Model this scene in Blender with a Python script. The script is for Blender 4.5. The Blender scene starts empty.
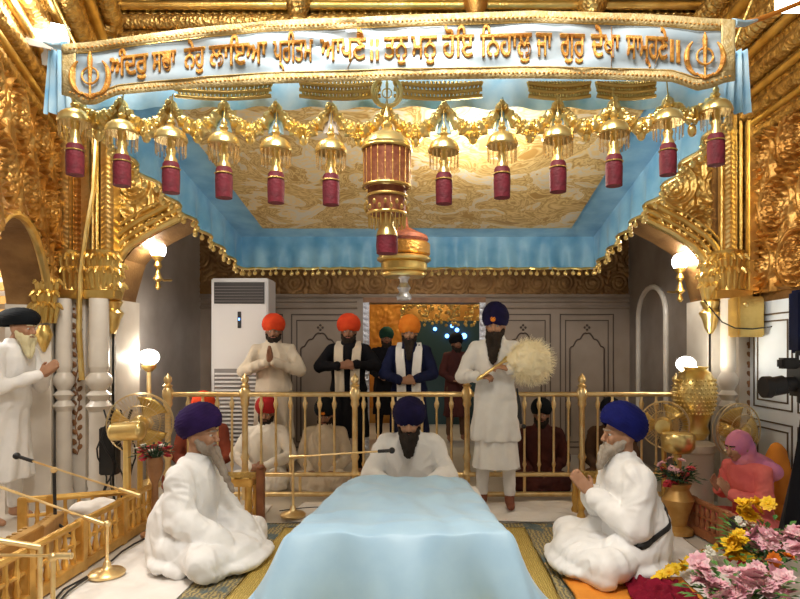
import bpy, bmesh, math, random
import numpy as np
from mathutils import Vector, Matrix, Euler, noise
random.seed(7); rs = np.random.RandomState(5)
PI = math.pi
C = bpy.context.scene.collection
V = Vector
F = 600.0; EYE = 1.4; VX = 433.0; HY = 350.0
def W(px, py, D):            # a point in the room, D metres in front of the camera
    return V(((px - VX) / F * D, D, EYE + (HY - py) / F * D))

# ------------------------------------------------------------ materials
def mat(name, col, rough=.6, metal=0., col2=None, nscale=6., bump=0., bscale=40., emit=None, estr=0., trans=0., alpha=1., sheen=0., voro=False):
    m = bpy.data.materials.new(name); m.use_nodes = True
    nt = m.node_tree; N = nt.nodes; L = nt.links; b = N['Principled BSDF']
    b.inputs['Base Color'].default_value = (*col, 1); b.inputs['Roughness'].default_value = rough
    b.inputs['Metallic'].default_value = metal
    if rough >= .8: b.inputs['Specular IOR Level'].default_value = .18
    if sheen: b.inputs['Sheen Weight'].default_value = sheen
    if trans: b.inputs['Transmission Weight'].default_value = trans
    if alpha < 1: b.inputs['Alpha'].default_value = alpha
    if emit: b.inputs['Emission Color'].default_value = (*emit, 1); b.inputs['Emission Strength'].default_value = estr
    tc = N.new('ShaderNodeTexCoord')
    if col2:
        n = N.new('ShaderNodeTexNoise'); n.inputs['Scale'].default_value = nscale; n.inputs['Detail'].default_value = 4
        r = N.new('ShaderNodeValToRGB'); r.color_ramp.elements[0].position = .35; r.color_ramp.elements[1].position = .65
        r.color_ramp.elements[0].color = (*col, 1); r.color_ramp.elements[1].color = (*col2, 1)
        L.new(tc.outputs['Object'], n.inputs['Vector']); L.new(n.outputs['Fac'], r.inputs[0]); L.new(r.outputs[0], b.inputs['Base Color'])
    if bump:
        if voro:
            n = N.new('ShaderNodeTexVoronoi'); o = n.outputs['Distance']
        else:
            n = N.new('ShaderNodeTexNoise'); n.inputs['Detail'].default_value = 3; o = n.outputs['Fac']
        n.inputs['Scale'].default_value = bscale
        u = N.new('ShaderNodeBump'); u.inputs['Strength'].default_value = bump; u.inputs['Distance'].default_value = .01
        L.new(tc.outputs['Object'], n.inputs['Vector']); L.new(o, u.inputs['Height']); L.new(u.outputs[0], b.inputs['Normal'])
    return m
GOLD = mat('gold', (.80, .58, .20), .33, .9, (.62, .40, .11), 5, .35, 45)
GOLDW = mat('gilded_copper_relief', (.76, .53, .18), .36, .88, (.52, .31, .08), 2.5, .5, 60)
GOLDR = mat('gilded_copper_relief_reddish', (.68, .38, .11), .38, .85, (.46, .22, .05), 2.5, .5, 60)
GOLDT = mat('chased_gold', (.72, .48, .16), .38, .85, (.36, .20, .055), 14, 1.0, 34, voro=True)
GOLDB = mat('bright_gold', (.92, .73, .32), .28, .88, (.80, .56, .18), 8)
BRASS = mat('brass', (.95, .76, .42), .33, .85, (.84, .60, .27), 12)
WOODG = mat('gilded_wood', (.62, .37, .12), .4, .45, (.45, .24, .06), 8, .2, 30)
WOOD = mat('brown_wood', (.20, .09, .035), .45, 0, (.32, .15, .06), 10, .15, 30)
WOODR = mat('reddish_wood', (.34, .13, .05), .45, 0, (.24, .08, .03), 10, .15, 30)
MARBLE = mat('white_marble', (.72, .67, .60), .3, 0, (.60, .54, .47), 3)
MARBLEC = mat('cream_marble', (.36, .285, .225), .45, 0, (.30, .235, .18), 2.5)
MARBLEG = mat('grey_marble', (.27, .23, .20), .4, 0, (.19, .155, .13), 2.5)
MARBLEB = mat('cool_white_marble', (.78, .86, .96), .35, 0, (.68, .77, .88), 2.5)
FLOORM = mat('floor_marble', (.60, .55, .48), .3, 0, (.50, .45, .38), 2)
INLAY = mat('dark_inlay', (.09, .06, .045), .5)
SHADEGILT = mat('shaded_gilding', (.34, .19, .07), .5, .6, (.20, .10, .035), 4, .4, 50)  # darker gilding copy; shade of arch undersides and far frieze put into colour
SHEET = mat('white_sheet', (.78, .74, .70), .85, 0, (.72, .68, .64), 5, .3, 18)
WHITE = mat('white_cotton', (.84, .79, .72), .85, 0, (.79, .74, .67), 9, .35, 16)
WHITEC = mat('cool_white_cotton', (.86, .85, .84), .85, 0, (.80, .79, .78), 9, .35, 16)
CREAM = mat('cream_cotton', (.66, .58, .48), .85, 0, (.60, .52, .42), 9, .3, 16)
BLUEC = mat('pale_blue_satin', (.38, .60, .80), .42, 0, (.43, .65, .83), 6, .2, 9, sheen=.3)
BLUEV = mat('canopy_blue_satin', (.13, .40, .68), .42, 0, (.30, .60, .84), 5, .25, 12, sheen=.3)
BLUEF = mat('front_blue_satin', (.28, .58, .80), .4, 0, (.62, .80, .90), 6, .25, 12)
BANNER = mat('silvery_blue_satin', (.36, .46, .53), .38, .1, (.52, .60, .65), 5, .2, 10)
BORDER = mat('gold_brocade_border', (.72, .58, .30), .5, .35, (.55, .38, .14), 40, .6, 120)
LETTER = mat('orange_gold_embroidery', (.80, .42, .08), .45, .3, (.62, .24, .04), 45, .5, 120)
WINE = mat('wine_red_tassel', (.17, .006, .018), .7, 0, (.11, .004, .012), 30, .4, 90)
REDNET = mat('reddish_brown_net', (.38, .12, .05), .55, .2, (.25, .06, .03), 40, alpha=.72)
GLASSY = mat('amber_beads', (.80, .55, .22), .2, .5, (.5, .3, .1), 60, alpha=.38)
BLACK = mat('black', (.012, .012, .014), .5)
BLACKC = mat('black_cloth', (.006, .006, .009), .85, 0, None, 5, .3, 20)
NAVY = mat('navy_cloth', (.012, .018, .07), .8, 0, (.008, .01, .035), 4, .3, 20)
MAROON = mat('dark_maroon_cloth', (.10, .03, .025), .85, 0, (.06, .02, .02), 4, .3, 20)
REDCL = mat('dull_red_cloth', (.30, .07, .04), .85, 0, (.2, .05, .03), 4, .3, 20)
BROWNC = mat('brown_cloth', (.14, .075, .045), .85, 0, (.09, .05, .03), 4, .3, 20)
T_PURP = mat('purple_turban', (.030, .012, .085), .85, 0, (.02, .008, .055), 9, .3, 40)
T_NAVY = mat('navy_purple_turban', (.012, .009, .055), .85, 0, (.008, .006, .03), 9, .3, 40)
T_BLUE = mat('royal_blue_turban', (.008, .012, .14), .85, 0, (.006, .008, .09), 9, .3, 40)
T_BLACK = mat('black_turban', (.006, .008, .011), .8, 0, None, 5, .3, 40)
T_RED = mat('scarlet_turban', (.72, .075, .02), .8, 0, (.6, .05, .015), 9, .3, 40)
T_ORG = mat('orange_turban', (.85, .27, .03), .8, 0, (.75, .2, .02), 9, .3, 40)
T_CRIM = mat('crimson_turban', (.45, .025, .03), .8, 0, (.35, .02, .02), 9, .3, 40)
SKIN = mat('skin', (.46, .25, .15), .55, 0, (.40, .20, .11), 10)
SKIND = mat('skin_deeper', (.30, .14, .08), .55, 0, (.25, .11, .06), 10)
LIP = mat('lip', (.32, .10, .07), .5)
EYEW = mat('eye', (.55, .52, .48), .3); EYED = mat('iris', (.02, .012, .01), .2)
B_GREY = mat('grey_brown_beard', (.22, .17, .13), .9, 0, (.34, .29, .24), 14, .8, 60)
B_LIGHT = mat('light_grey_beard', (.46, .41, .35), .9, 0, (.28, .23, .18), 12, .8, 60)
B_DARK = mat('black_beard', (.022, .016, .013), .9, 0, (.04, .03, .025), 14, .8, 60)
B_YEL = mat('yellowish_white_beard', (.72, .66, .42), .9, 0, (.62, .54, .32), 12, .8, 60)
B_WHITE = mat('whitening_beard', (.30, .26, .22), .9)
PINK = mat('coral_pink_cloth', (.78, .19, .16), .8, 0, (.66, .13, .13), 6, .3, 18)
PURPSC = mat('pink_violet_scarf', (.52, .17, .42), .7, 0, (.74, .24, .30), 5, .3, 18)
SOCK = mat('brown_shoe_cover', (.20, .06, .03), .7)
ACW = mat('white_plastic', (.70, .68, .68), .4)
DARKG = mat('dark_louvre', (.04, .035, .035), .5)
WHISK = mat('cream_yak_hair', (.96, .88, .66), .7, 0, (.90, .80, .54), 8)
LAMP = mat('lit_lamp', (1, 1, 1), .4, emit=(1, .96, .9), estr=14)
FLOOD = mat('lit_floodlight', (1, 1, 1), .4, emit=(1, .93, .8), estr=9)
BLUELED = mat('lit_blue_lamp', (.1, .3, 1), .4, emit=(.15, .4, 1), estr=5)
SILVER = mat('silver', (.75, .76, .80), .3, .85, (.5, .52, .6), 40, .6, 90)
PETP = mat('pink_petal', (.80, .36, .46), .6, 0, (.88, .62, .64), 25)
PETY = mat('yellow_petal', (.90, .62, .02), .6, 0, (.84, .48, .01), 20)
PETR = mat('red_petal', (.50, .02, .04), .6, 0, (.62, .06, .08), 20)
PETW = mat('white_petal', (.82, .80, .70), .6)
LEAF = mat('leaf_green', (.05, .17, .03), .5, 0, (.12, .28, .06), 10)
LEAFD = mat('dark_leaf_green', (.02, .07, .03), .5)
ORANGE = mat('saffron_cloth', (.80, .30, .03), .75, 0, (.72, .24, .02), 5, .3, 18)
MAGENTA = mat('crimson_cloth', (.15, .003, .015), .85, 0, (.22, .006, .025), 8, .3, 20)
WIRE = mat('fan_wire', (.72, .58, .34), .3, .8)

def brocade(name, a, b, c, sc=3., dist=6., rough=.5, metal=.3):
    m = bpy.data.materials.new(name); m.use_nodes = True
    nt = m.node_tree; N = nt.nodes; L = nt.links; P = N['Principled BSDF']
    tc = N.new('ShaderNodeTexCoord')
    n1 = N.new('ShaderNodeTexNoise'); n1.inputs['Scale'].default_value = sc; n1.inputs['Detail'].default_value = 3; n1.inputs['Distortion'].default_value = 1.6
    w = N.new('ShaderNodeTexWave'); w.inputs['Scale'].default_value = sc * 1.6; w.inputs['Distortion'].default_value = dist; w.inputs['Detail'].default_value = 3; w.inputs['Detail Scale'].default_value = 2.4
    v = N.new('ShaderNodeTexNoise'); v.inputs['Scale'].default_value = sc * .8
    for n in (n1, w, v): L.new(tc.outputs['Object'], n.inputs['Vector'])
    r1 = N.new('ShaderNodeValToRGB'); r1.color_ramp.elements[0].color = (*a, 1); r1.color_ramp.elements[1].color = (*b, 1)
    r1.color_ramp.elements[0].position = .30; r1.color_ramp.elements[1].position = .62
    L.new(w.outputs['Fac'], r1.inputs[0])
    r2 = N.new('ShaderNodeValToRGB'); r2.color_ramp.elements[0].position = .54; r2.color_ramp.elements[1].position = .60
    L.new(v.outputs['Fac'], r2.inputs[0])
    mx = N.new('ShaderNodeMixRGB'); L.new(r2.outputs[0], mx.inputs[0]); L.new(r1.outputs[0], mx.inputs[1]); mx.inputs[2].default_value = (*c, 1)
    L.new(mx.outputs[0], P.inputs['Base Color'])
    P.inputs['Roughness'].default_value = rough; P.inputs['Metallic'].default_value = metal
    u = N.new('ShaderNodeBump'); u.inputs['Strength'].default_value = .6; u.inputs['Distance'].default_value = .012
    L.new(w.outputs['Fac'], u.inputs['Height']); L.new(u.outputs[0], P.inputs['Normal'])
    return m
CANOPYG = brocade('gold_embroidered_cloth', (.60, .38, .13), (.84, .63, .30), (.74, .68, .58), 5.2, 7, .55, .1)
def swirl(m, cols):
    nt = m.node_tree; N = nt.nodes; L = nt.links; P = N['Principled BSDF']; tc = N.new('ShaderNodeTexCoord')
    n = N.new('ShaderNodeTexNoise'); n.inputs['Scale'].default_value = 2.6; n.inputs['Detail'].default_value = 3.5; n.inputs['Roughness'].default_value = .55; n.inputs['Distortion'].default_value = 2.2
    L.new(tc.outputs['Object'], n.inputs['Vector']); r = N.new('ShaderNodeValToRGB'); r.color_ramp.elements[0].position = .28; r.color_ramp.elements[1].position = .72
    r.color_ramp.elements[0].color = (*cols[0], 1); r.color_ramp.elements[1].color = (*cols[2], 1)
    for k, q in enumerate((.34, .39, .43, .47, .50, .53, .57, .61, .66)):
        e = r.color_ramp.elements.new(q); e.color = (*(cols[1] if k % 2 else cols[0 if k < 5 else 2]), 1)
    L.new(n.outputs['Fac'], r.inputs[0]); L.new(r.outputs[0], P.inputs['Base Color'])
    u = N.new('ShaderNodeBump'); u.inputs['Strength'].default_value = .5; u.inputs['Distance'].default_value = .015; L.new(r.outputs[0], u.inputs['Height']); L.new(u.outputs[0], P.inputs['Normal'])
swirl(CANOPYG, ((.50, .29, .08), (.84, .62, .27), (.72, .66, .56)))
CARPET = brocade('grey_green_brocade', (.20, .18, .12), (.46, .36, .16), (.13, .17, .17), 7, 6, .8, .1)
GOLDMAT = brocade('gold_brocade_mat', (.50, .34, .07), (.74, .56, .17), (.60, .42, .10), 14, 6, .6, .3)

# ------------------------------------------------------------ mesh helpers
def link(name, me, m, parent=None, smooth=True):
    o = bpy.data.objects.new(name, me); C.objects.link(o)
    if m is not None and not me.materials:
        for k in (m if isinstance(m, (list, tuple)) else [m]): me.materials.append(k)
    if parent is not None: o.parent = parent
    if smooth: me.polygons.foreach_set('use_smooth', [True] * len(me.polygons))
    return o
def obj(name, bm, m, parent=None, smooth=True):
    me = bpy.data.meshes.new(name); bm.normal_update(); bm.to_mesh(me); bm.free()
    o = link(name, me, m, parent, smooth)
    if smooth:
        a = math.radians(42)
        try: me.set_sharp_from_angle(angle=a)
        except Exception: pass
    return o
def tag(o, label=None, cat=None, group=None, kind=None):
    if label: o['label'] = label
    if cat: o['category'] = cat
    if group: o['group'] = group
    if kind: o['kind'] = kind
    return o
def thing(name, label, cat, loc=(0, 0, 0), rz=0, group=None):
    o = bpy.data.objects.new(name, None); C.objects.link(o); o.empty_display_size = .1
    o.location = loc; o.rotation_euler = (0, 0, rz)
    return tag(o, label, cat, group)
def struct(name, bm, m, parent=None, smooth=False):
    o = obj(name, bm, m, parent, smooth)
    if parent is None: o['kind'] = 'structure'
    return o
def NB(): return bmesh.new()
def box(bm, a, b, M=None, bev=0.):
    x0, y0, z0 = a; x1, y1, z1 = b
    vs = [bm.verts.new(V(p)) for p in ((x0,y0,z0),(x1,y0,z0),(x1,y1,z0),(x0,y1,z0),(x0,y0,z1),(x1,y0,z1),(x1,y1,z1),(x0,y1,z1))]
    if M is not None:
        for v in vs: v.co = M @ v.co
    fs = [bm.faces.new([vs[i] for i in f]) for f in ((3,2,1,0),(4,5,6,7),(0,1,5,4),(1,2,6,5),(2,3,7,6),(3,0,4,7))]
    if bev: 
        es = list({e for f in fs for e in f.edges})
        bmesh.ops.bevel(bm, geom=es, offset=bev, segments=2, affect='EDGES')
def loft(bm, rings, n=20, cap=True, fold=None):
    """rings: (center, rx, ry) horizontal ellipses"""
    R = []
    for i, (c, rx, ry) in enumerate(rings):
        row = []
        for k in range(n):
            a = 2 * PI * k / n; f = 1. if fold is None else fold(i, a)
            row.append(bm.verts.new((c[0] + rx * f * math.cos(a), c[1] + ry * f * math.sin(a), c[2])))
        R.append(row)
    for i in range(len(R) - 1):
        for k in range(n):
            k2 = (k + 1) % n
            bm.faces.new((R[i][k], R[i][k2], R[i+1][k2], R[i+1][k]))
    if cap: bm.faces.new(R[0][::-1]); bm.faces.new(R[-1])
def lathe(bm, prof, c=(0, 0, 0), n=24, M=None):
    """prof: (r, z) from bottom to top"""
    s = len(bm.verts)
    loft(bm, [((c[0], c[1], c[2] + z), max(r, 1e-4), max(r, 1e-4)) for r, z in prof], n)
    if M is not None:
        bm.verts.ensure_lookup_table()
        for v in bm.verts[s:]: v.co = M @ v.co
def tube(bm, pts, r, n=8, closed=False):
    pts = [V(p) for p in pts]; rr = r if isinstance(r, (list, tuple)) else [r] * len(pts)
    rows = []; N_ = len(pts); up = None
    for i, p in enumerate(pts):
        if closed: d = pts[(i + 1) % N_] - pts[i - 1]
        else: d = pts[min(i + 1, N_ - 1)] - pts[max(i - 1, 0)]
        d.normalize()
        if up is None:
            up = V((0, 0, 1)) if abs(d.z) < .9 else V((1, 0, 0))
        s = d.cross(up).normalized(); up = s.cross(d).normalized()
        rows.append([bm.verts.new(p + (s * math.cos(2*PI*k/n) + up * math.sin(2*PI*k/n)) * rr[i]) for k in range(n)])
    for i in range(N_ if closed else N_ - 1):
        a = rows[i]; b = rows[(i + 1) % N_]
        for k in range(n): bm.faces.new((a[k], a[(k+1) % n], b[(k+1) % n], b[k]))
    if not closed: bm.faces.new(rows[0][::-1]); bm.faces.new(rows[-1])
def ell(bm, c, r, M=None, u=14, v=9):
    T = Matrix.Translation(c) @ (M if M is not None else Matrix.Identity(4)) @ Matrix.Diagonal((r[0], r[1], r[2], 1))
    bmesh.ops.create_uvsphere(bm, u_segments=u, v_segments=v, radius=1, matrix=T)
def cap(bm, a, b, ra, rb=None, n=12):
    """rounded tapered limb segment from a to b"""
    a = V(a); b = V(b); rb = ra if rb is None else rb
    d = b - a; L = d.length
    if L < 1e-5: return ell(bm, a, (ra,) * 3)
    d.normalize(); pts = []; rr = []
    for t in (-1, -.8, -.45): pts.append(a + d * ra * t); rr.append(ra * math.sqrt(max(1 - t * t, 0)) + 1e-4)
    pts.append(a); rr.append(ra); pts.append(b); rr.append(rb)
    for t in (.45, .8, 1): pts.append(b + d * rb * t); rr.append(rb * math.sqrt(max(1 - t * t, 0)) + 1e-4)
    tube(bm, pts, rr, n)
def grid(bm, f, nu, nv, close=False):
    G = [[bm.verts.new(f(i / nu, j / nv)) for i in range(nu + 1)] for j in range(nv + 1)]
    for j in range(nv):
        for i in range(nu): bm.faces.new((G[j][i], G[j][i+1], G[j+1][i+1], G[j+1][i]))
def solidify(o, t, off=-1):
    me = o.data; bm = bmesh.new(); bm.from_mesh(me)
    bmesh.ops.solidify(bm, geom=bm.faces[:], thickness=t); bm.to_mesh(me); bm.free(); return o
def voxel(name, bm, vox, m, parent, fn=None, smooth=3):
    """several overlapping closed shapes melted into ONE continuous surface"""
    me = bpy.data.meshes.new(name); bm.to_mesh(me); bm.free()
    t = bpy.data.objects.new('t', me); C.objects.link(t)
    r = t.modifiers.new('r', 'REMESH'); r.mode = 'VOXEL'; r.voxel_size = vox
    if smooth: s = t.modifiers.new('s', 'SMOOTH'); s.iterations = smooth; s.factor = .5
    dg = bpy.context.evaluated_depsgraph_get(); ev = t.evaluated_get(dg)
    out = bpy.data.meshes.new_from_object(ev, depsgraph=dg); bpy.data.objects.remove(t); out.name = name
    if fn:
        n = len(out.vertices); co = np.empty(n * 3); out.vertices.foreach_get('co', co)
        nm = np.empty(n * 3); out.vertex_normals.foreach_get('vector', nm)
        co = co.reshape(-1, 3); nm = nm.reshape(-1, 3)
        d = np.array([fn(V(p)) for p in co]); co += nm * d[:, None]
        out.vertices.foreach_set('co', co.ravel()); out.update()
    return link(name, out, m, parent)
def copy_tree(o, parent=None):
    c = o.copy(); C.objects.link(c); c.parent = parent
    for ch in list(o.children): copy_tree(ch, c)
    return c
def hgrid(name, origin, U, Vv, N, w, h, step, hf, keep, m, parent=None, depth=.03):
    """raised relief on a flat wall: hf(u, v) heights in 0..1 as a real surface"""
    nu = max(2, int(w / step)); nv = max(2, int(h / step))
    u = np.linspace(0, w, nu + 1); v = np.linspace(0, h, nv + 1)
    UU, VV = np.meshgrid(u, v); H = hf(UU, VV) * depth
    P = np.array(origin)[None, None] + UU[..., None] * np.array(U) + VV[..., None] * np.array(Vv) + H[..., None] * np.array(N)
    K = keep(UU, VV) if keep is not None else np.ones_like(UU, bool)
    idx = np.arange((nu + 1) * (nv + 1)).reshape(nv + 1, nu + 1)
    q = np.stack([idx[:-1, :-1], idx[:-1, 1:], idx[1:, 1:], idx[1:, :-1]], -1).reshape(-1, 4)
    kk = (K[:-1, :-1] & K[:-1, 1:] & K[1:, 1:] & K[1:, :-1]).ravel()
    me = bpy.data.meshes.new(name); me.from_pydata(P.reshape(-1, 3).tolist(), [], q[kk].tolist()); me.update()
    return link(name, me, m, parent)

# --------------------------------------------- relief patterns (numpy heights 0..1)
def bumpf(x, w): return np.clip(1 - (x / w) ** 2, 0, 1) ** .6
def scroll(u, v, S=.46):
    r0 = np.floor(v / (S * .86)); uo = u + (r0 % 2) * S * .5
    cx = (np.floor(uo / S) + .5) * S; cy = (r0 + .5) * S * .86
    dx = uo - cx; dy = v - cy; r = np.hypot(dx, dy) / S; a = np.arctan2(dy, dx)
    sgn = np.where((np.floor(uo / S) + r0) % 2 == 0, 1, -1)
    h = bumpf(r - .42, .035) * .9
    sp = np.abs(((a * sgn / (2 * PI) * 1. + (r - .07) / .13) % 1.) - .5)
    h = np.maximum(h, np.where((r > .09) & (r < .37), np.clip(1 - (sp / .24) ** 2, 0, 1) ** .6 * (.85 + .15 * np.sin(a * 14)), 0))
    h = np.maximum(h, np.where(r < .13, .65 + .35 * np.cos(a * 6), 0) * np.clip(1.3 - r / .12, 0, 1))
    lf = np.where(r > .44, .5 + .5 * np.cos(a * 12 + r * 30), 0) * .75
    return np.maximum(h, lf)
def leafband(u, v, S=.09):
    x = (u / S) % 1 - .5; y = (v / S) % 1 - .5
    return np.clip(.9 - np.abs(x) * 1.1 - np.abs(np.sin((y + np.abs(x) * .9) * PI * 2)) * .5, 0, 1)
def dentil(u, v, S=.07):
    return (np.sin(u / S * 2 * PI) > 0) * .6 + .4 * np.clip(np.sin(v / S * 2 * PI), 0, 1)

# ------------------------------------------------------------ SETTING
Y0 = 5.6; X0 = -.2; TOP = 5.3
bm = NB(); box(bm, (-6, 1.6, -.1), (6, 13, 0)); struct('floor', bm, FLOORM)
AP = [(0, 3.15), (1.2, 2.96), (2.1, 2.62), (2.4, 2.47), (2.62, 2.33), (2.74, 2.14), (2.77, 1.9)]
def archz(x):
    d = abs(x - X0)
    if d >= 2.77: return 0.
    return float(np.interp(d, [p[0] for p in AP], [p[1] for p in AP]))
bm = NB(); xs = sorted(set([-3.6, X0 - 2.7701, X0 + 2.7701, 3.0] + [X0 + s * t for s in (-1, 1) for t in np.linspace(0, 2.77, 30)]))
def wallseg(bm, P, i, j, z0, z1, ztop, T):
    pass
prev = None
for x in xs:
    z = archz(x) if abs(x - X0) < 2.77 else (1.9 if abs(abs(x - X0) - 2.77) < 1e-3 and False else 0.)
    if abs(abs(x - X0) - 2.77) < 1e-6: z = 1.9
    row = [bm.verts.new((x, Y0, z)), bm.verts.new((x, Y0, TOP)), bm.verts.new((x, Y0 + .4, TOP)), bm.verts.new((x, Y0 + .4, z))]
    if prev:
        if abs(x - prev[1]) > 1e-3 or True:
            for a in range(4):
                b = (a + 1) % 4
                bm.faces.new((prev[0][a], row[a], row[b], prev[0][b]))
    else: bm.faces.new(row)
    prev = (row, x)
bm.faces.new(prev[0][::-1])
wb = struct('wall_back', bm, SHADEGILT)
def keep(u, v):
    x = u - 3.5; z = v + 1.95
    zz = np.interp(np.abs(x - X0), [p[0] for p in AP], [p[1] for p in AP]); zz[np.abs(x - X0) > 2.77] = 0
    return (z > zz + .02) & (x > -2.95) & (x < 2.6)
hgrid('relief', (-3.5, Y0 - .004, 1.95), (1, 0, 0), (0, 0, 1), (0, -1, 0), 6.4, 2.3, .013, scroll, keep, GOLDW, wb, .05)
def archpts(off, y, n=60, ext=True):
    P = []
    for k in range(n + 1):
        t = -1 + 2 * k / n; d = abs(t) * 2.77
        x = X0 + t * 2.77; z = float(np.interp(d, [p[0] for p in AP], [p[1] for p in AP]))
        nx = t ** 3; nz = math.sqrt(max(1 - nx * nx, 0)); P.append((x + nx * off, y, z + nz * off))
    if ext: P = [(P[0][0], y, 1.75)] + P + [(P[-1][0], y, 1.75)]
    return P
for i, (off, r, y) in enumerate(((.03, .035, 5.57), (.11, .025, 5.575), (.18, .03, 5.56), (.25, .018, 5.575))):
    bm = NB(); pts = archpts(off, y, 90)
    rr = [r * (1 + (.35 * math.sin(k * 2.4) if i % 2 else 0)) for k in range(len(pts))]
    tube(bm, pts, rr, 8); obj('arch_moulding', bm, GOLDB if i == 0 else GOLD, wb)
def acanthus(bm, c, rx, z0, h, tiers=2, n=9):
    for t in range(tiers):
        for k in range(n):
            a = PI * (k + .5 * (t % 2)) / (n - .5) ; ca, sa = math.cos(a), -math.sin(a); zb_ = z0 + h * t / tiers * .8; P = []; rr = []
            for q in range(8):
                f_ = q / 7; out = .03 + .075 * f_ ** 2; P.append((c[0] + ca * (rx + out), c[1] + sa * (.05 + out * .9), zb_ + h / tiers * 1.25 * (math.sin(f_ * 2.3) * .95))); rr.append(.008 + .026 * math.sin(PI * min(1, f_ * .9 + .12)))
            tube(bm, P, rr, 7)
# lobed gold console under each arch springing
for s in (-1, 1):
    bm = NB()
    x = X0 + s * 2.8
    acanthus(bm, (x - s * .04, 5.52), .05, 1.86, .34, 3, 6)
    lathe(bm, [(.02, 1.55), (.05, 1.6), (.07, 1.68), (.10, 1.74), (.06, 1.78), (.09, 1.84), (.03, 1.9)], (x - s * .05, 5.52, 0), 14)
    obj('bracket', bm, GOLDB, wb)
# horizontal cornices & balcony front above the arch
for z, r, y, m in ((4.30, .05, 5.55, GOLDT), (4.42, .07, 5.53, GOLDT), (4.55, .04, 5.48, GOLD), (3.42, .03, 5.57, GOLDB), (3.52, .05, 5.56, GOLD)):
    bm = NB(); tube(bm, [(-3.45, y, z), (2.95, y, z)], r, 10); obj('moulding', bm, m, wb)
hgrid('relief', (-3.45, 5.53, 4.58), (1, 0, 0), (0, 0, 1), (0, -1, 0), 6.4, .7, .013, lambda u, v: scroll(u, v, .3), None, GOLD, wb, .03)
hgrid('frieze', (-3.45, 5.57, 4.30), (1, 0, 0), (0, 0, 1), (0, -1, 0), 6.4, .28, .012, dentil, None, GOLD, wb, .025)
# small balustrades and window openings of the upper gallery
for x0, x1 in ((-2.48, -1.55), (1.45, 2.6)):
    t = thing('gallery_window', 'dark wooden gallery window with a spindle rail high on the %s of the gold wall' % ('left' if x0 < 0 else 'right'), 'window', ((x0 + x1) / 2, 5.5, 4.62), 0)
    w = (x1 - x0) / 2
    bm = NB(); box(bm, (-w, -.05, 0), (w, .0, .66)); obj('opening', bm, BLACK, t, False)
    bm = NB()
    for a in (0, .6): box(bm, (-w - .04, -.11, a), (w + .04, -.04, a + .06))
    for a in (-w - .04, w - .02): box(bm, (a, -.11, 0), (a + .06, -.04, .66))
    obj('frame', bm, WOOD, t, False)
    k = 0; xx = -w + .12
    while xx < w - .05:
        bm = NB(); lathe(bm, [(.012, .06), (.02, .12), (.011, .2), (.02, .32), (.011, .5), (.014, .6)], (xx, -.08, 0), 8); obj('spindle', bm, WOOD, t); xx += .14
# upper pilasters with bulbous gold capitals
for px, w_, m in ((72, 22, GOLD), (92, 14, GOLDR), (112, 24, GOLD), (590, 30, GOLD), (712, 26, GOLD), (770, 22, GOLD), (300, 24, GOLD), (475, 24, GOLDR)):
    p = W(px, 0, 5.5); h = w_ / F * 5.5 / 2
    bm = NB(); lathe(bm, [(h*.7, 4.25), (h, 4.35), (h*.6, 4.42), (h*.95, 4.5), (h*1.1, 4.62), (h*.8, 4.72), (h*.45, 4.78), (h*.7, 4.86), (h*.6, 5.25)], (p.x, 5.42, 0), 16)
    obj('gallery_pilaster', bm, GOLDT if m is GOLD else m, wb)

# gold pilasters at both corners, marble columns below
def band(x0, x1, z0, z1, y, m, fn, dep=.02, name='pilaster'):
    bm = NB(); box(bm, (x0, y, z0), (x1, y + .12, z1)); o = obj(name, bm, m, wb, False)
    hgrid('leaf_band', (x0 + .01, y - .002, z0), (1, 0, 0), (0, 0, 1), (0, -1, 0), x1 - x0 - .02, z1 - z0, .012, fn, None, m, o, dep)
XL = lambda px: (px - VX) / F * 5.5
bm = NB()
box(bm, (-3.48, 5.57, 0), (X0 - 2.76, 5.6, 1.87)); box(bm, (X0 - 2.78, 5.57, 0), (X0 - 2.745, 6.02, 1.87)); obj('marble_lining', bm, MARBLE, wb, False)
bm = NB(); box(bm, (X0 + 2.76, 5.57, 0), (2.98, 5.6, 1.87)); box(bm, (X0 + 2.745, 5.57, 0), (X0 + 2.78, 6.02, 1.87)); obj('marble_lining', bm, MARBLE, wb, False)
band(XL(61), XL(72), 1.95, 4.25, 5.46, GOLDB, leafband)
band(XL(73), XL(84), 1.95, 4.25, 5.5, GOLDR, lambda u, v: dentil(v, u, .05))
band(XL(85), XL(93), 1.95, 4.25, 5.44, GOLDB, leafband)
band(XL(103), XL(116), 1.95, 4.25, 5.46, GOLDB, leafband)
band(XL(722), XL(735), 1.95, 4.25, 5.46, GOLDB, leafband)
band(XL(756), XL(768), 1.95, 4.25, 5.46, GOLDB, leafband)
for px in (96, 100, 719, 738, 753):
    bm = NB(); tube(bm, [(XL(px), 5.45, 1.95), (XL(px), 5.45, 4.2)], .016, 8); obj('reed_moulding', bm, GOLD, wb)
bm = NB(); box(bm, (XL(741), 5.36, 1.93), (XL(751), 5.44, 3.62), None, .008)
tag(obj('cable_duct', bm, GOLDB), 'bright gold square duct running down beside the right gold pilaster', 'duct')
bm = NB(); tube(bm, [W(97, 120, 5.35), W(93, 190, 5.33), W(86, 230, 5.33), W(80, 275, 5.33), W(79, 330, 5.33), W(82, 380, 5.33)], .024, 8)
tag(obj('gold_tube', bm, GOLDB), 'slightly bent gold tube hanging down the left pilaster onto the marble', 'tube')
def capital(px, side):
    bm = NB(); p = XL(px)
    acanthus(bm, (p, 5.46), .10, 1.95, .30)
    box(bm, (p - .17, 5.36, 1.86), (p + .17, 5.5, 1.94), None, .01); lathe(bm, [(.13, 1.94), (.10, 2.1), (.14, 2.26), (.15, 2.3)], (p, 5.5, 0), 16)
    obj('capital', bm, GOLD, wb)
capital(70, -1); capital(104, -1); capital(727, 1); capital(770, 1)
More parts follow.
